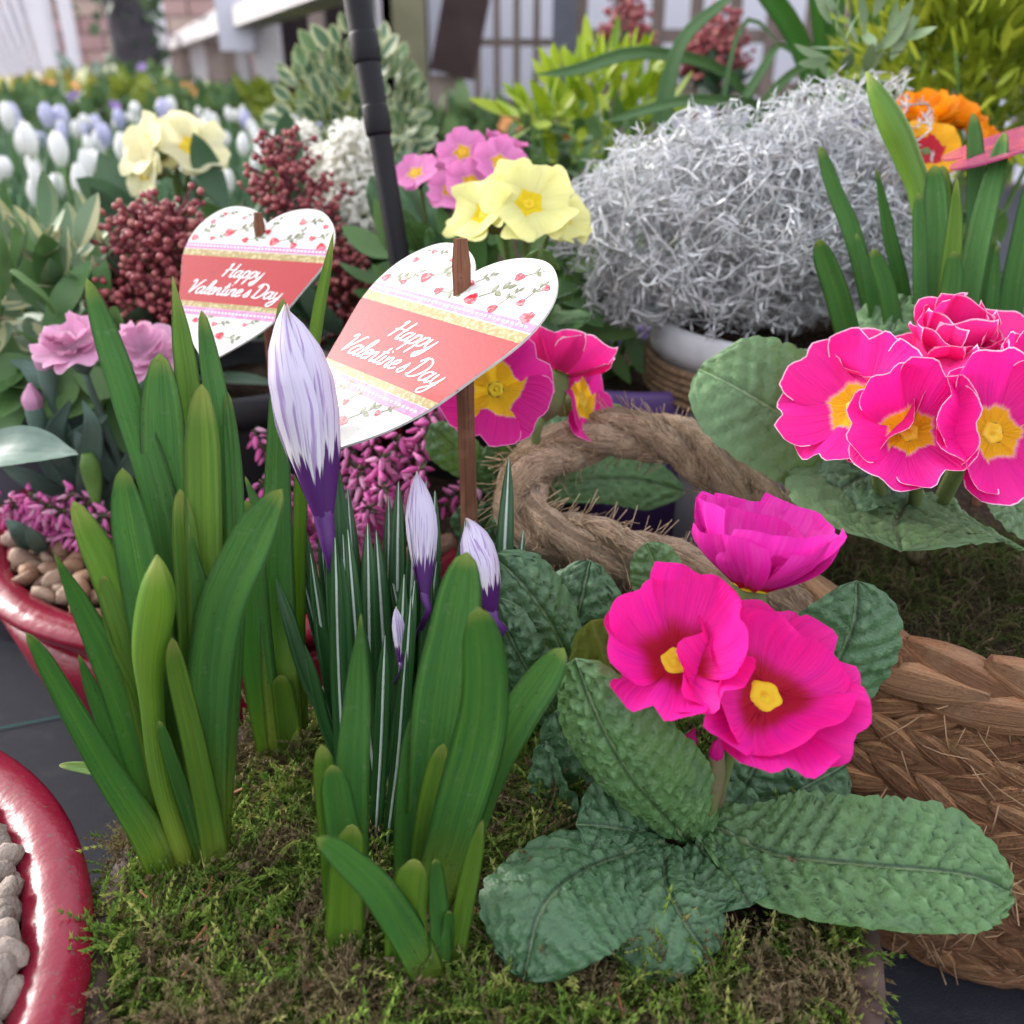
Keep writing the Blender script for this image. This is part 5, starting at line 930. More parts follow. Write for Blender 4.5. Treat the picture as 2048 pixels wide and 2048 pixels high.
pot('purple_pot', 'purple plastic pot beside the whitewashed pot', pc, .085, .22, M_PPOT)
# ---- lower-key primulas further back
def small_primula(label, base, flowers, leaves, pm, em, potl=True, pr=.045, **kw):
    root = thing('primula_plant', label, 'primula', base)
    for px, py, y, R, n, cup in flowers: flower(root, Q(px, py, y), n, R, cup, kw.get('npet', 5), U(0, 60), pm, em, M_CALYX, notch=kw.get('notch', .14), hw=kw.get('hw', .62), stem=base + Vector((U(-.01, .01), 0, .0)), ruf=kw.get('ruf', .04), eye=kw.get('eye', .13), tubel=.5, inner=kw.get('inner', 0), cexp=kw.get('cexp', 1.4))
    for px, py, y, hw, n, m in leaves: t = Q(px, py, y); b2 = base.lerp(t, .15); mid = base.lerp(t, .6) + Vector((0, 0, .012)); e = hw * dep(t) / FPX; mb = MB(); sheet(mb, [b2, mid, t], [e * .5, e, e * .7], n, cup=-.15, amp=.0018, scal=.03, nu=14, nv=24); obj('leaf', mb, m, root)
    if potl: pot('nursery_pot', 'black pot under the ' + label.split(',')[0], base, pr, 1.10 * 0 + (base.z - (1.10 + BENCH)) + .0, M_BLACKPOT)
    return root
def below(px, py, y, z): q = Q(px, py, y); return Vector((q.x, q.y, 1.10 + z))
small_primula('large ruffled yellow primula beside the silver bush', below(1040, 480, .56, -.19), [(1058, 408, .515, .0245, (.05, -.72, .68), .16), (968, 428, .53, .0225, (-.55, -.5, .65), .3), (1125, 436, .53, .0175, (.5, -.5, .6), .2)],
    [(960, 560, .50, 46, (-.3, -.6, .7), M_PLEAF2), (1080, 500, .49, 60, (.1, -.7, .7), MATS['primula_leaf_bright']), (1130, 590, .50, 50, (.2, -.6, .7), M_PLEAF2), (1180, 640, .51, 50, (.2, -.6, .7), M_PLEAF), (1000, 620, .49, 50, (-.1, -.6, .7), M_PLEAF2), (1100, 690, .49, 50, (0, -.6, .7), M_PLEAF2), (900, 600, .55, 40, (0, -.6, .7), M_PLEAF)], M_YEL, M_EYEY, notch=.07, hw=.92, ruf=.10, inner=0, cexp=.8)
small_primula('lilac pink primula, a cluster of small flowers, in front of the trellis', below(900, 470, .66, -.20), [(925, 305, .62, .0175, (-.1, -.75, .65), .1), (1000, 325, .61, .0185, (.2, -.7, .65), .12), (830, 346, .62, .0165, (-.2, -.55, .8), .1), (900, 380, .60, .016, (-.1, -.7, .7), .1), (942, 365, .60, .017, (.05, -.75, .6), .15), (1010, 290, .64, .016, (.3, .1, .9), .3), (880, 350, .63, .014, (0, -.6, .8), .2)],
    [(810, 440, .60, 55, (-.2, -.7, .6), M_PLEAF2), (850, 460, .58, 45, (0, -.7, .6), M_PLEAF2), (760, 410, .63, 50, (-.3, -.6, .7), M_PLEAF2), (980, 430, .62, 50, (.3, -.6, .7), M_PLEAF2), (880, 500, .58, 50, (0, -.7, .6), M_PLEAF), (740, 350, .68, 44, (-.3, -.6, .7), M_PLEAF2), (800, 300, .70, 44, (-.2, -.6, .7), M_PLEAF2)], M_LILAC, M_EYE, hw=.66)
small_primula('pale cream yellow primula seen from the side, among white tulips', below(330, 480, .80, -.21), [(290, 295, .74, .027, (-.55, -.65, .45), .15), (338, 290, .76, .029, (-.1, -.6, .6), .2), (385, 295, .75, .029, (.45, -.55, .6), .2), (290, 340, .73, .024, (-.6, -.7, .2), .1)],
    [(420, 400, .74, 40, (.2, -.6, .7), M_PLEAF3), (360, 410, .73, 44, (0, -.7, .6), M_PLEAF3), (300, 430, .73, 44, (-.2, -.6, .7), M_PLEAF3)], M_CREAM, M_EYEY, hw=.72)
small_primula('golden orange double primula beside the pink edged heart sign', below(1850, 430, .70, -.20), [(1850, 240, .66, .024, (-.1, -.35, .9), .45), (1905, 250, .68, .022, (.2, -.3, .9), .45), (1960, 300, .66, .022, (.4, -.4, .8), .4), (1770, 310, .66, .018, (-.5, -.4, .7), .3)], [(2010, 420, .62, 50, (.2, -.6, .7), M_PLEAF3), (1990, 480, .60, 50, (.2, -.6, .7), M_PLEAF2), (1800, 430, .64, 44, (-.1, -.7, .6), M_PLEAF2), (2040, 560, .58, 50, (.1, -.6, .7), M_PLEAF)], M_ORANGE, None, npet=6, inner=5, hw=.7, notch=.1, ruf=.06, pr=.05)
small_primula('golden yellow primula with a red centre, in front of the orange double one', below(1850, 450, .63, -.19), [(1852, 302, .60, .0225, (-.05, -.72, .7), .12), (1790, 330, .62, .018, (-.3, -.6, .7), .15)], [(1930, 420, .57, 40, (.1, -.7, .6), M_PLEAF2)], M_YRED, None, npet=6, hw=.62, notch=.12, ruf=.06, potl=False)
small_primula('dark red primula showing between the yellow primula and the silver bush', below(1190, 480, .68, -.20), [(1200, 390, .66, .010, (.1, -.7, .6), .5)], [(1150, 480, .64, 44, (0, -.6, .7), M_PLEAF2), (1230, 520, .62, 44, (0, -.6, .7), M_PLEAF2)], M_RED, None)
VI = thing('viola_plant', 'deep violet viola flowers showing through the silver bush', 'viola', below(1640, 420, .72, -.2)); M_VIO = petalmat('petal_violet', (.09, .03, .42), (.06, .02, .30)); vb = below(1640, 420, .72, -.2)
for px, py, y in [(1620, 275, .70), (1685, 240, .72), (1600, 300, .70)]: flower(VI, Q(px, py, y), (U(-.3, .3), -.8, .4), .014, .1, 5, U(0, 60), M_VIO, M_EYEY, M_GREENST, hw=.7, stem=vb, eye=.1, tubel=.3, cal=False)
# ---- skimmias with burgundy bud panicles
M_SKB = mat('skimmia_bud', (.24, .045, .055), [(('attr', 'rnd'), .2, .8, .8, (.34, .085, .085)), (('attr', 'rnd'), .85, .95, .8, (.42, .17, .13))], .45, .35)
M_SKS = mat('skimmia_stem', (.14, .022, .035), (), .5, .3)
M_SKL = mat('skimmia_leaf', (.055, .12, .06), [(('attr', 'orand'), .2, .8, .7, (.10, .17, .11)), (('noise', 40), .4, .7, .4, (.04, .08, .04))], .42, .45, (), .12)
SKL = [smesh(simple_leaf(.06, .024, b, .18, 4, 8, 1.1), M_SKL, 'leaf') for b in (.2, .4, -.1)]
bud_m = MB(); lathe(bud_m, Vector((0, 0, 0)), [(.0003, 0), (.0017, .0010), (.0022, .0026), (.0014, .0040), (.0002, .0045)], 6); bud_t = tris(bud_m)
def skimmia(label, base, heads, nl=16, sc_=1.0):
    root = thing('skimmia_plant', label, 'skimmia', base, 'burgundy skimmias')
    for top, hgt, wid in heads:
        ax = (Vector((0, 0, 1)) + rv(.12)).normalized(); bot = top - ax * hgt; mb = MB(); tube(mb, [base, base.lerp(bot, .6) + rv(.004), bot, top], [.0026, .0024, .002, .0008], 7, 16); ms = []
        for i in range(26):
            t = i / 25; p = bot.lerp(top, t * .95); a = i * 2.4; L = wid * (1 - .72 * t) * U(.75, 1.1) + .004; d = Vector((math.cos(a), math.sin(a), .55)).normalized(); e = p + d * L + Vector((0, 0, L * .15)); tube(mb, [p, p.lerp(e, .5) + rv(.001), e], [.0011, .0009, .0007], 5, 6)
            for k in range(int(4 + 8 * (1 - t))):
                f = U(.35, 1.0); b2 = p.lerp(e, f); o_ = (d * .4 + rv(.9)).normalized(); ll = U(.002, .0075); q = b2 + o_ * ll; tube(mb, [b2, q], [.0005, .0005], 3); ms.append(np.array(m4(q, frame(o_, rv()), U(.8, 1.25) * sc_)))
        hd = obj('flower_stem', mb, M_SKS, root); scatter('flower_buds', [bud_t], ms, M_SKB, hd)
        for i in range(nl):
            a = U(0, 6.28); d = Vector((math.cos(a), math.sin(a), U(-.1, .7))).normalized(); inst('leaf', random.choice(SKL), m4(bot - ax * U(.0, .035), frame(d, Vector((0, 0, 1))), U(.7, 1.15)), root)
    pot('nursery_pot', 'black pot under the ' + label, base, .055, base.z - (1.10 + BENCH), M_BLACKPOT); return root
skimmia('broad burgundy skimmia behind the pale carnations', below(290, 700, .64, -.22), [(Q(345, 415, .60), .055, .042), (Q(270, 420, .615), .05, .034), (Q(250, 545, .585), .045, .030), (Q(310, 560, .575), .05, .034)], 9)
skimmia('tall burgundy skimmia behind the smaller heart sign', below(590, 640, .68, -.21), [(Q(560, 278, .66), .062, .040), (Q(640, 420, .64), .05, .030), (Q(690, 520, .62), .045, .026)], 10)
skimmia('far burgundy skimmia against the trellis, left of the arching leaves', below(1262, 280, 1.5, -.24), [(Q(1262, 0, 1.5), .075, .05)], 10, 1.8)
skimmia('far burgundy skimmia below the arching leaves and the trellis', below(1435, 330, 1.4, -.24), [(Q(1440, 30, 1.4), .075, .045), (Q(1400, 85, 1.4), .05, .03)], 10, 1.8)
# ---- white hyacinth
M_HYA = mat('hyacinth_white', (.78, .76, .68), [(('attr', 'rnd'), .3, .8, .4, (.84, .82, .78)), (('attr', 'av'), .2, .0, .6, (.62, .64, .42))], .5, .3, (), .3)
flo = MB()
for k in range(6):
    a = k * math.pi / 3; er = Vector((math.cos(a), math.sin(a), 0)); V = []; A = []
    for i in range(4):
        v = i / 3; rr = .0015 + .0085 * v; z = .004 + .006 * math.sin(v * 2.2) - .002 * v * v
        for u in (-1, 0, 1): V.append(er * rr + Vector((-er.y, er.x, 0)) * u * .0022 * math.sin(math.pi * (.25 + .7 * v)) + Vector((0, 0, z))); A.append((u, v, .5, 0))
    flo.add(V, [(i * 3 + j, i * 3 + j + 1, i * 3 + j + 4, i * 3 + j + 3) for i in range(3) for j in range(2)], A)
flo_me = smesh(flo, M_HYA, 'floret')
HY = thing('hyacinth', 'white hyacinth in full bloom behind the black pole', 'hyacinth', below(690, 600, .74, -.2)); hb_ = below(690, 600, .74, -.2)
for tp, bt, r in [(Q(700, 292, .73), Q(735, 500, .71), .024), (Q(650, 330, .76), Q(680, 480, .75), .02), (Q(610, 275, .80), Q(640, 400, .79), .016)]:
    mb = MB(); tube(mb, [hb_, bt, tp], [.004, .004, .002], 8, 12); obj('flower_stem', mb, M_GREENST, HY)
    for i in range(62): t = i / 61; a = i * 2.4; fr = frame(tp - bt); o_ = (fr.col[0] * math.cos(a) + fr.col[1] * math.sin(a) + fr.col[2] * (.15 + .7 * t)).normalized(); inst('floret', flo_me, m4(bt.lerp(tp, t) + o_ * r * (.55 - .25 * t), frame(o_ + rv(.15), rv()), U(1.0, 1.35) * r / .021), HY)
for s in [[(690, 620, .74, 30), (640, 520, .72, 40), (610, 450, .71, 24)], [(700, 620, .73, 30), (760, 520, .70, 40), (800, 470, .69, 24)], [(690, 620, .73, 30), (700, 530, .70, 40), (690, 470, .69, 20)]]: px_strap(HY, s, M_DAFF, tip=.2)
pot('nursery_pot', 'black nursery pot under the white hyacinth', hb_, .05, hb_.z - (1.10 + BENCH), M_BLACKPOT)
# ---- shrubs built leaf by leaf
def shrub(name, label, cat, base, c, rad, n, meshes, up=.5, spread=.5, size=(.8, 1.2), stems=8, M_stem=None, shell=.55, cond=None):
    root = thing(name, label, cat, base); mb = MB()
    tips = []
    for i in range(stems): q = rv(.75); e = c + Vector((q.x * rad[0], q.y * rad[1], q.z * rad[2])); tips.append(e); tube(mb, [base, base.lerp(e, .55) + rv(.01), e], [.003, .0022, .001], 6, 8)
    obj('stems', mb, M_stem or M_GREENST, root)
    k = 0
    while k < n:
        q = rv(U(shell, 1)); p = c + Vector((q.x * rad[0], q.y * rad[1], q.z * rad[2]))
        if cond and not cond(p): k += .2; continue
        d = (q + Vector((0, 0, up)) + rv(spread)).normalized(); inst('leaf', random.choice(meshes), m4(p, frame(d, Vector((0, -.6, .8)) + rv(.4)), U(*size)), root); k += 1
    return root
M_VAR = mat('variegated_leaf', (.08, .15, .08), [(('sum', [(1, ('attr', 'au'))]), .55, .72, .95, (.50, .52, .30)), (('sum', [(-1, ('attr', 'au'))]), .55, .72, .95, (.50, .52, .30)), (('attr', 'orand'), .75, .85, .6, (.16, .26, .10)), (('attr', 'av'), .85, 1, .8, (.50, .52, .30))], .45, .4, (), .15)
VARM = [smesh(simple_leaf(.042, .026, b, .15, 8, 9, .9), M_VAR, 'leaf') for b in (.15, .35, -.05)]
shrub('euonymus_shrub', 'variegated green and cream euonymus behind the black pole', 'shrub', below(720, 420, .98, -.24), Q(722, 260, .98), (.078, .05, .092), 280, VARM, .5, .6, (.38, .62))
M_LIMEL = mat('lime_leaf', (.22, .33, .012), [(('attr', 'orand'), .1, .9, .9, (.36, .44, .03)), (('attr', 'orand'), .1, .0, .8, (.10, .20, .01))], .42, .4, (), .25)
LIMES = [smesh(simple_leaf(.050, .014, b, .2, 4, 8, .75), M_LIMEL, 'leaf') for b in (.2, .45, .0)]
M_GRL = mat('green_leaf', (.075, .17, .05), [(('attr', 'orand'), .2, .9, .8, (.14, .25, .08)), (('noise', 40), .4, .7, .3, (.04, .09, .03))], .45, .4, (), .18)
GRM = [smesh(simple_leaf(.050, .02, b, .2, 4, 8, .9), M_GRL, 'leaf') for b in (.2, .45, .0)]
shrub('choisya_shrub', 'lime green choisya with narrow leaflets in front of the trellis', 'shrub', below(1200, 420, .98, -.24), Q(1215, 200, .98), (.068, .06, .050), 190, LIMES, .5, .6, (.42, .75))
shrub('choisya_shrub', 'mid green choisya stems under the lime green leaves', 'shrub', below(1190, 450, .97, -.24), Q(1215, 310, .97), (.075, .05, .05), 110, GRM + LIMES[:1], .0, .8, (.5, .8))
mbx = below(1090, 250, .95, -.24)
shrub('choisya_shrub', 'single lime green choisya sprig beside the grey post', 'shrub', mbx, Q(1075, 235, .95), (.028, .02, .022), 22, LIMES, .4, .7, (.6, .95), 3)
M_GOLD = mat('golden_leaf', (.22, .29, .02), [(('attr', 'orand'), .2, .9, .95, (.36, .41, .035)), (('attr', 'au'), .5, .9, .5, (.34, .33, .05)), (('attr', 'orand'), .12, .0, .9, (.05, .10, .012))], .5, .3, (), .2)
GOM = [smesh(simple_leaf(.026, .0072, b, .3, 2, 6, .8), M_GOLD, 'leaf') for b in (.15, .35, .0)]
shrub('golden_shrub', 'golden green small leaved shrub above the orange primula', 'shrub', below(1930, 420, .86, -.22), Q(1950, 110, .86), (.115, .08, .10), 295, GOM, .45, .55, (.8, 1.3), 14, shell=.7)
GOP = [tris(simple_leaf(.026, .0072, b, .3, 2, 6, .8)) for b in (.15, .35)]
g2 = thing('golden_shrub', 'inner golden green shrub sprigs behind the orange primula', 'shrub', below(1960, 430, .90, -.22)); gc = Q(1960, 110, .89)
scatter('leaves', GOP, [np.array(m4(gc + Vector((q.x * .125, q.y * .08, q.z * .105)), frame(q + Vector((0, 0, .5)) + rv(.5), Vector((0, -.6, .8)) + rv(.4)), U(.8, 1.3))) for q in [rv(U(.3, 1)) for _ in range(1500)]], mat('golden_leaf_small', (.22, .29, .02), [(('attr', 'rnd'), .2, .9, .95, (.36, .41, .035)), (('attr', 'rnd'), .15, .0, .9, (.05, .10, .012))], .5, .3, (), .2), g2)
mb = MB(); tube(mb, [below(1960, 430, .90, -.22), gc], [.004, .002], 6, 4); obj('stems', mb, M_GREENST, g2)
shrub('leafy_sprig', 'grey green sprig of narrow leaves rising above the silver bush', 'plant', below(1700, 400, .72, -.2), Q(1712, 110, .70), (.030, .02, .030), 34, [smesh(simple_leaf(.026, .008, b, .2, 2, 6, .9), mat('sage_leaf', (.12, .19, .085), [(('attr', 'orand'), .2, .9, .8, (.19, .26, .14))], .5, .3, (), .15), 'leaf') for b in (.2, .4)], .3, .7, (.8, 1.2), 4)
shrub('variegated_plant', 'low cream splashed variegated plant at the front of the tulip bed', 'plant', below(60, 720, .62, -.22), Q(80, 560, .62), (.10, .05, .040), 150, [smesh(simple_leaf(.045, .018, b, .2, 6, 8, .9), mat('cream_leaf', (.18, .26, .15), [(('sum', [(1, ('attr', 'au')), (.6, ('attr', 'orand'))]), .3, .5, .9, (.52, .50, .28)), (('attr', 'orand'), .3, .1, .9, (.08, .15, .07))], .5, .3, (), .15), 'leaf') for b in (.2, .45, 0)], .35, .7, (.5, .9))
shrub('broad_green_plant', 'mid green leafy plant between the variegated plant and the carnations', 'plant', below(90, 830, .58, -.24), Q(85, 690, .58), (.085, .05, .035), 70, [smesh(simple_leaf(.05, .022, b, .2, 4, 8, 1.0), M_GRL, 'leaf') for b in (.2, .45, 0)], .2, .7, (.7, 1.2))
shrub('green_filler_plant', 'low mid green plant under the lilac and yellow primulas', 'plant', below(940, 640, .60, -.26), Q(960, 560, .60), (.07, .04, .035), 40, GRM, .2, .7, (.6, 1.0))
shrub('green_filler_plant', 'dark green plant behind the skimmia and smaller heart', 'plant', below(450, 700, .72, -.26), Q(455, 520, .74), (.12, .05, .06), 70, SKL + GRM, .3, .7, (.7, 1.1))
shrub('green_filler_plant', 'green leafy plant under the silver bush and purple pot', 'plant', below(1200, 700, .63, -.22), Q(1190, 620, .62), (.06, .04, .04), 44, GRM, .1, .8, (.6, 1.0))
# ---- long arching leaves at the back right
M_ARCH = mat('arching_leaf', (.10, .20, .07), [(('streak', 4, 1), .4, .7, .6, (.14, .26, .10))], .42, .4, (), .2)
AR = thing('arching_plant', 'plant with long narrow green leaves arching over the choisya', 'plant', below(1560, 420, .95, -.24))
for s in [[(1560, 420, .95, 16), (1560, 240, .95, 20), (1400, 200, .85, 22), (1240, 235, .80, 22), (1215, 243, .80, 10)], [(1560, 400, .95, 14), (1480, 170, .95, 20), (1300, 105, .90, 24), (1150, 140, .88, 26), (1060, 150, .86, 8)], [(1330, 330, .86, 40), (1330, 200, .86, 36), (1365, 80, .86, 26), (1440, 10, .88, 20), (1480, -20, .9, 10)], [(1400, 420, .9, 20), (1500, 250, .92, 20), (1580, 150, .94, 18), (1700, 95, .96, 8)], [(1440, 420, .9, 22), (1520, 280, .92, 22), (1600, 180, .94, 20), (1640, 120, .96, 10)], [(1420, 420, .9, 16), (1470, 240, .92, 18), (1530, 130, .94, 18), (1560, 90, .95, 14), (1600, 120, .95, 8)], [(1420, 380, .92, 10), (1455, 150, .92, 10), (1480, 60, .92, 10), (1510, 40, .92, 10), (1560, 90, .92, 6)], [(1550, 420, .9, 20), (1460, 330, .88, 18), (1400, 300, .88, 8)], [(1380, 420, .9, 16), (1450, 300, .92, 16), (1560, 200, .94, 14), (1650, 170, .95, 6)], [(1520, 420, .95, 18), (1600, 260, .96, 18), (1700, 200, .97, 14), (1760, 190, .98, 6)]]: px_strap(AR, s, M_ARCH, tip=.3, fold=.4)
D5 = thing('daffodil_plant', 'tall daffodil leaves against the trellis beside the golden shrub', 'daffodil', below(1640, 330, 1.05, -.24), 'sprouting daffodils')
for s in [[(1680, 330, 1.05, 40), (1600, 90, 1.04, 42), (1530, -20, 1.03, 40), (1480, -90, 1.02, 14)], [(1660, 330, 1.05, 30), (1640, 60, 1.04, 30), (1620, -60, 1.03, 24)], [(1690, 330, 1.05, 30), (1670, 60, 1.04, 30), (1700, -80, 1.03, 24)], [(1730, 330, 1.05, 60), (1745, 100, 1.04, 66), (1760, -80, 1.03, 50)], [(1780, 330, 1.06, 50), (1790, 80, 1.05, 50), (1780, -80, 1.04, 40)], [(1700, 330, 1.06, 40), (1725, 60, 1.06, 44), (1710, -80, 1.06, 30)], [(1820, 330, 1.07, 30), (1830, 60, 1.06, 34), (1850, -80, 1.05, 24)]]: px_strap(D5, s, M_DAFF, tip=.15, fold=.3)
# ---- black pot behind the smaller heart sign
pot('nursery_pot', 'black nursery pot standing under the smaller heart sign', Q(475, 735, .60), .070, .20, M_BLACKPOT)
pot('nursery_pot', 'dark grey pot beside the pale carnations', Q(30, 800, .64), .075, .20, mat('grey_plastic', (.09, .09, .11), (), .5, .4))
# ---- the bed of white tulips and lilac crocuses
M_TUL = mat('white_bud', (.82, .82, .80), [(('attr', 'av'), .25, .0, .6, (.55, .62, .42)), (('attr', 'orand'), .5, .9, .2, (.76, .77, .82))], .45, .3, (), .25)
M_LIL = mat('lilac_bud', (.50, .50, .70), [(('attr', 'av'), .3, .0, .5, (.62, .60, .66)), (('attr', 'orand'), .4, .9, .6, (.64, .64, .78))], .45, .3, (), .25)
M_BLF = mat('bulb_leaf', (.13, .26, .13), [(('attr', 'orand'), .2, .9, .7, (.12, .22, .12)), (('streak', 5, 1), .4, .7, .4, (.05, .12, .05))], .45, .4, (), .2)
def bulb(m, R, H, hgt, label, group, open_=0):
    root = thing('bulb_plant', label, 'bulb flower', (0, 0, 0), group)
    mb = MB(); top = Vector((U(-.006, .006), U(-.006, .006), hgt)); tube(mb, [Vector((0, 0, 0)), Vector((0, 0, hgt * .6)), top], .0018, 6, 8); obj('stem', mb, M_GREENST, root)
    fo = None
    for k in range(6):
        a0 = k * math.pi / 3; V = []; A = []; nu, nv = 4, 8
        for i in range(nv):
            v = i / (nv - 1); r = R * (math.sin(math.pi * min(1, .12 + .8 * v)) ** .8) * (1 + open_ * v * 1.6) * (1 if k % 2 else .9)
            for j in range(nu + 1): u = -1 + 2 * j / nu; an = a0 + u * .75 * (1 - .5 * v ** 3); V.append(top + Vector((r * math.cos(an), r * math.sin(an), H * v * (1 - .05 * u * u)))); A.append((u, v, .5, 0))
        mb = MB(); mb.add(V, [(i * (nu + 1) + j, i * (nu + 1) + j + 1, (i + 1) * (nu + 1) + j + 1, (i + 1) * (nu + 1) + j) for i in range(nv - 1) for j in range(nu)], A)
        if fo is None: fo = obj('flower', mb, m, root)
        else: obj('petal', mb, m, fo)
    for k in range(7):
        a = k * 2.4 + U(-.3, .3); d = Vector((math.cos(a), math.sin(a), 0)); L = hgt * U(.75, 1.15); mb = MB(); strap(mb, [d * .006, d * .014 + Vector((0, 0, L * .5)), d * U(.03, .05) + Vector((0, 0, L))], [.0035, .0045, .0015], -d + Vector((0, 0, .2)), .3, .0004, 2, 8, .3); obj('leaf', mb, M_BLF, root)
    return root
protoW = [bulb(M_TUL, R_0, H_0, .120, 'closed white bulb flower in the bed behind the heart signs', 'white bulb flowers in the bed', o_0) for R_0, H_0, o_0 in ((.0098, .030, 0), (.0082, .026, .05), (.0105, .034, .12), (.0090, .032, 0), (.0098, .024, .2))]
protoL = [bulb(M_LIL, .009, .030, .110, 'pale lilac crocus in the bed behind the white bulb flowers', 'lilac crocuses in the bed', .35)]
def sow(protos, spots):
    for i, (x, y, z, s) in enumerate(spots):
        pr = random.choice(protos); o = pr if not pr.get('used') else copy_tree(pr)
        if o is pr: pr['used'] = 1
        else: o['used'] = 1
        o.location = (x, y, z); o.rotation_euler = (U(-.1, .1), U(-.1, .1), U(0, 6.28)); o.scale = (s * .8, s * .8, s)
spots = []
for py, y, n, x0, x1 in [(395, .92, 3, -20, 330), (350, 1.0, 9, -20, 460), (320, 1.12, 10, -20, 640), (300, 1.25, 10, -20, 640), (280, 1.42, 10, -10, 640), (262, 1.6, 8, 0, 640), (245, 1.8, 8, 0, 620), (236, 2.0, 7, 60, 640), (228, 2.2, 6, 200, 620)]:
    for k in range(n): px = x0 + (x1 - x0) * (k + U(0, 1)) / n; q = Q(px, py + U(-14, 16), y + U(-.05, .05)); s = U(.85, 1.15); spots.append((q.x, q.y, q.z - .133 * s, s))
for px, py, y in [(150, 385, .9), (80, 300, 1.05), (118, 320, 1.0), (262, 225, 1.7), (330, 225, 1.75), (470, 235, 1.8), (530, 245, 1.7), (545, 242, 1.72), (240, 310, 1.1), (15, 250, 1.3)]: q = Q(px, py, y); spots.append((q.x, q.y, q.z - .133, 1.05))
sow(protoW, spots)
spots = []
for k in range(17): px = U(40, 260) if k < 12 else U(330, 640); y = U(1.35, 1.75); q = Q(px, U(255, 290), y); spots.append((q.x, y, q.z - .125, U(.95, 1.3)))
sow(protoL, spots)
for o in bpy.data.objects:
    if 'used' in o: del o['used']
# low foliage of the bed
BLP = [(lambda m_: tris(m_))((lambda m_: (strap(m_, [Vector((0, 0, 0)), Vector((.004, 0, .05)), Vector((U(.01, .03), 0, .1))], [.003, .004, .001], (-1, 0, .2), .3, .0003, 2, 6, .3), m_)[1])(MB())) for _ in range(4)]
ms = []
for i in range(2600):
    y = .80 + 2.3 * random.random() ** 1.3; px = U(-60, 680); q = Q(px, 300, y); ms.append(np.array(m4(Vector((q.x, y, 1.10 - .255 + U(-.01, .03))), rnd_rot((0, 0, 1), .22) , U(.8, 1.35))))
bf = scatter('bed_foliage', BLP, ms, mat('bed_leaf', (.12, .24, .11), [(('attr', 'rnd'), .2, .8, .8, (.18, .30, .18)), (('attr', 'rnd'), .9, .96, .7, (.26, .28, .15))], .5, .35, (), .2)); tag(bf, 'green strap leaves filling the bulb flower bed', 'foliage'); 
mb = MB(); box(mb, Vector((-.72, 1.95, 1.10 - .30)), 1.6, 2.5, .08); struct('bed_soil', mb, M_SOIL)
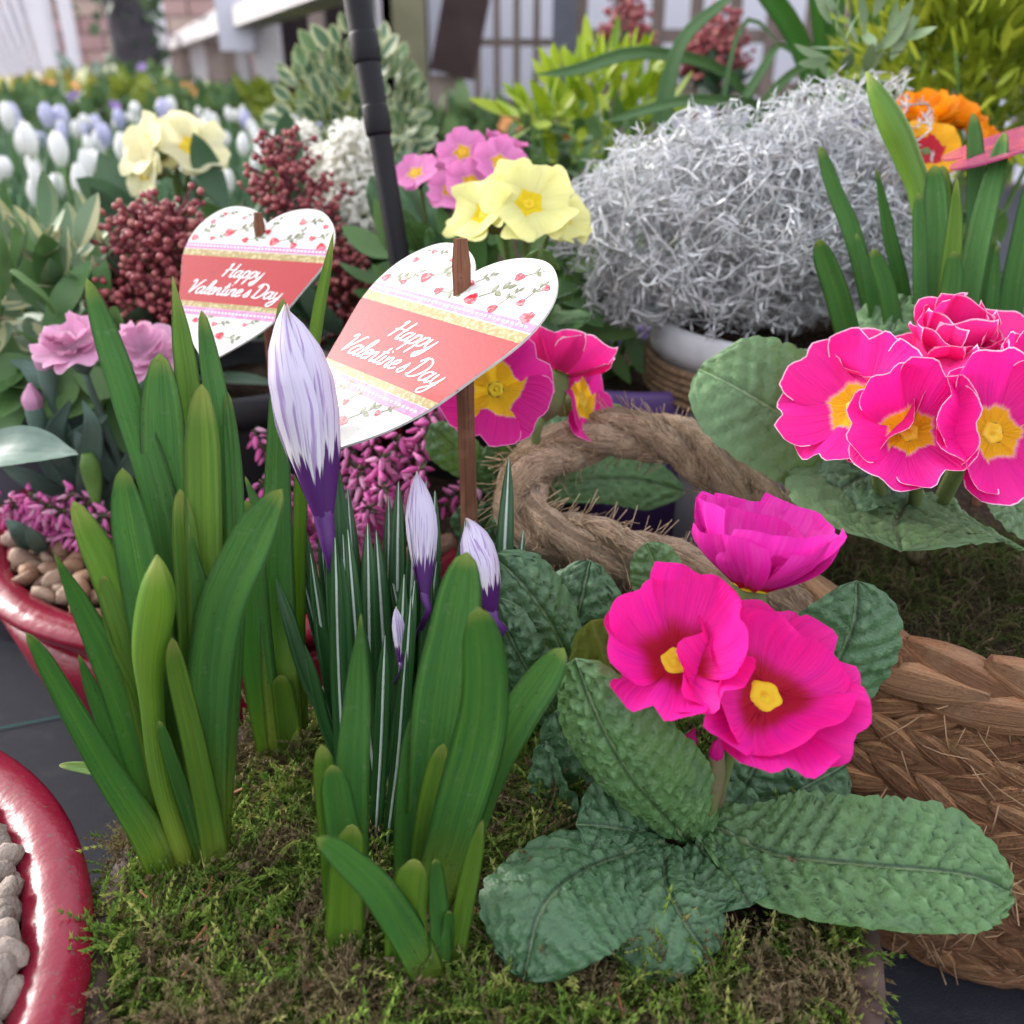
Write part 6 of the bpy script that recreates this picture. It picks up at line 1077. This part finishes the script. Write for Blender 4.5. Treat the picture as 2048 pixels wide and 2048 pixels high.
# ---- blurred planting further off
M_FARG = [mat('far_leaf_%s' % n, c, [(('attr', 'rnd'), .2, .8, .9, c2)], .55, .3, (), .2) for n, c, c2 in (('green', (.08, .15, .06), (.14, .22, .08)), ('lime', (.16, .22, .03), (.26, .30, .05)), ('grey', (.13, .19, .15), (.20, .27, .22)), ('gold', (.34, .30, .05), (.42, .38, .10)))]
FLP = [tris(simple_leaf(.09, .035, U(.1, .5), .2, 2, 5)) for _ in range(4)]
dotm = {n: mat('far_flower_' + n, c, (), .5, .3) for n, c in (('white', (.75, .78, .82)), ('orange', (.70, .30, .10)), ('yellow', (.75, .62, .12)), ('cream', (.72, .68, .45)), ('violet', (.30, .18, .45)))}
def far_clump(px, py, y, r, h, mi, dots, label):
    q = Q(px, py, y); base = Vector((q.x, q.y, q.z - h)); root = thing('bedding_clump', label, 'bedding plant', base)
    ms = [np.array(m4(base + Vector((e.x * r, e.y * r * .7, abs(e.z) * h)), rnd_rot((e.x, e.y, .9), .5), U(.7, 1.3))) for e in [rv(U(.4, 1)) for _ in range(150)]]
    scatter('leaves', FLP, ms, M_FARG[mi], root)
    if dots:
        fm = []
        for k in range(dots[1]): e = rv(); c = base + Vector((e.x * r * .9, e.y * r * .6, h * U(.8, 1.15))); mb = MB(); petal = []; [petal_mesh(mb, c, Vector((U(-.3, .3), -.6, .7)).normalized(), (lambda fr, a: fr.col[0] * math.cos(a) + fr.col[1] * math.sin(a))(frame(Vector((0, -.6, .7))), j * 1.2566), .003, .026, .018, .2, nu=4, nv=4) for j in range(5)]; obj('flower', mb, dotm[dots[0]], root)
    pot('planter_tub', 'tub under the ' + label, base + Vector((0, 0, .03)), r * .8, base.z + .03, M_BLACKPOT, soil=False)
for a in [(70, 165, 3.6, .22, .14, 3, ('yellow', 5), 'golden bedding clump in front of the white lattice'), (95, 205, 2.9, .16, .12, 0, ('white', 3), 'green bedding clump with three white flowers below the lattice'), (170, 150, 3.9, .22, .15, 2, ('cream', 4), 'grey green bedding clump below the thin white post'), (200, 185, 3.2, .18, .12, 1, ('orange', 5), 'lime bedding clump with orange flowers'), (260, 185, 3.3, .18, .12, 1, ('yellow', 5), 'lime bedding clump with yellow flowers below the ivy trunk'), (300, 165, 3.8, .18, .14, 0, ('white', 2), 'green bedding clump by the end of the rails'), (345, 190, 3.1, .16, .12, 1, ('orange', 4), 'lime bedding clump with orange flowers under the shelter rails'), (400, 205, 2.8, .16, .12, 0, None, 'plain green bedding clump under the shelter rails'), (460, 215, 2.7, .15, .12, 0, None, 'plain green bedding clump beside the shelter post'), (20, 215, 2.7, .15, .10, 0, None, 'dark green bedding clump at the edge of the lattice'), (145, 215, 2.6, .16, .11, 0, ('violet', 2), 'green bedding clump with violet flowers'), (240, 140, 4.8, .24, .16, 0, ('violet', 2), 'distant green clump at the foot of the ivy trunk'), (520, 215, 2.6, .13, .11, 0, None, 'green bedding clump in front of the dark shelter'), (590, 190, 2.5, .14, .13, 1, None, 'lime fern like clump in front of the dark shelter'), (880, 250, 2.0, .14, .10, 0, None, 'dark bedding clump at the foot of the leaning post'), (1040, 260, 2.0, .14, .10, 0, ('orange', 3), 'bedding clump with orange flowers at the foot of the trellis')]: far_clump(*a)
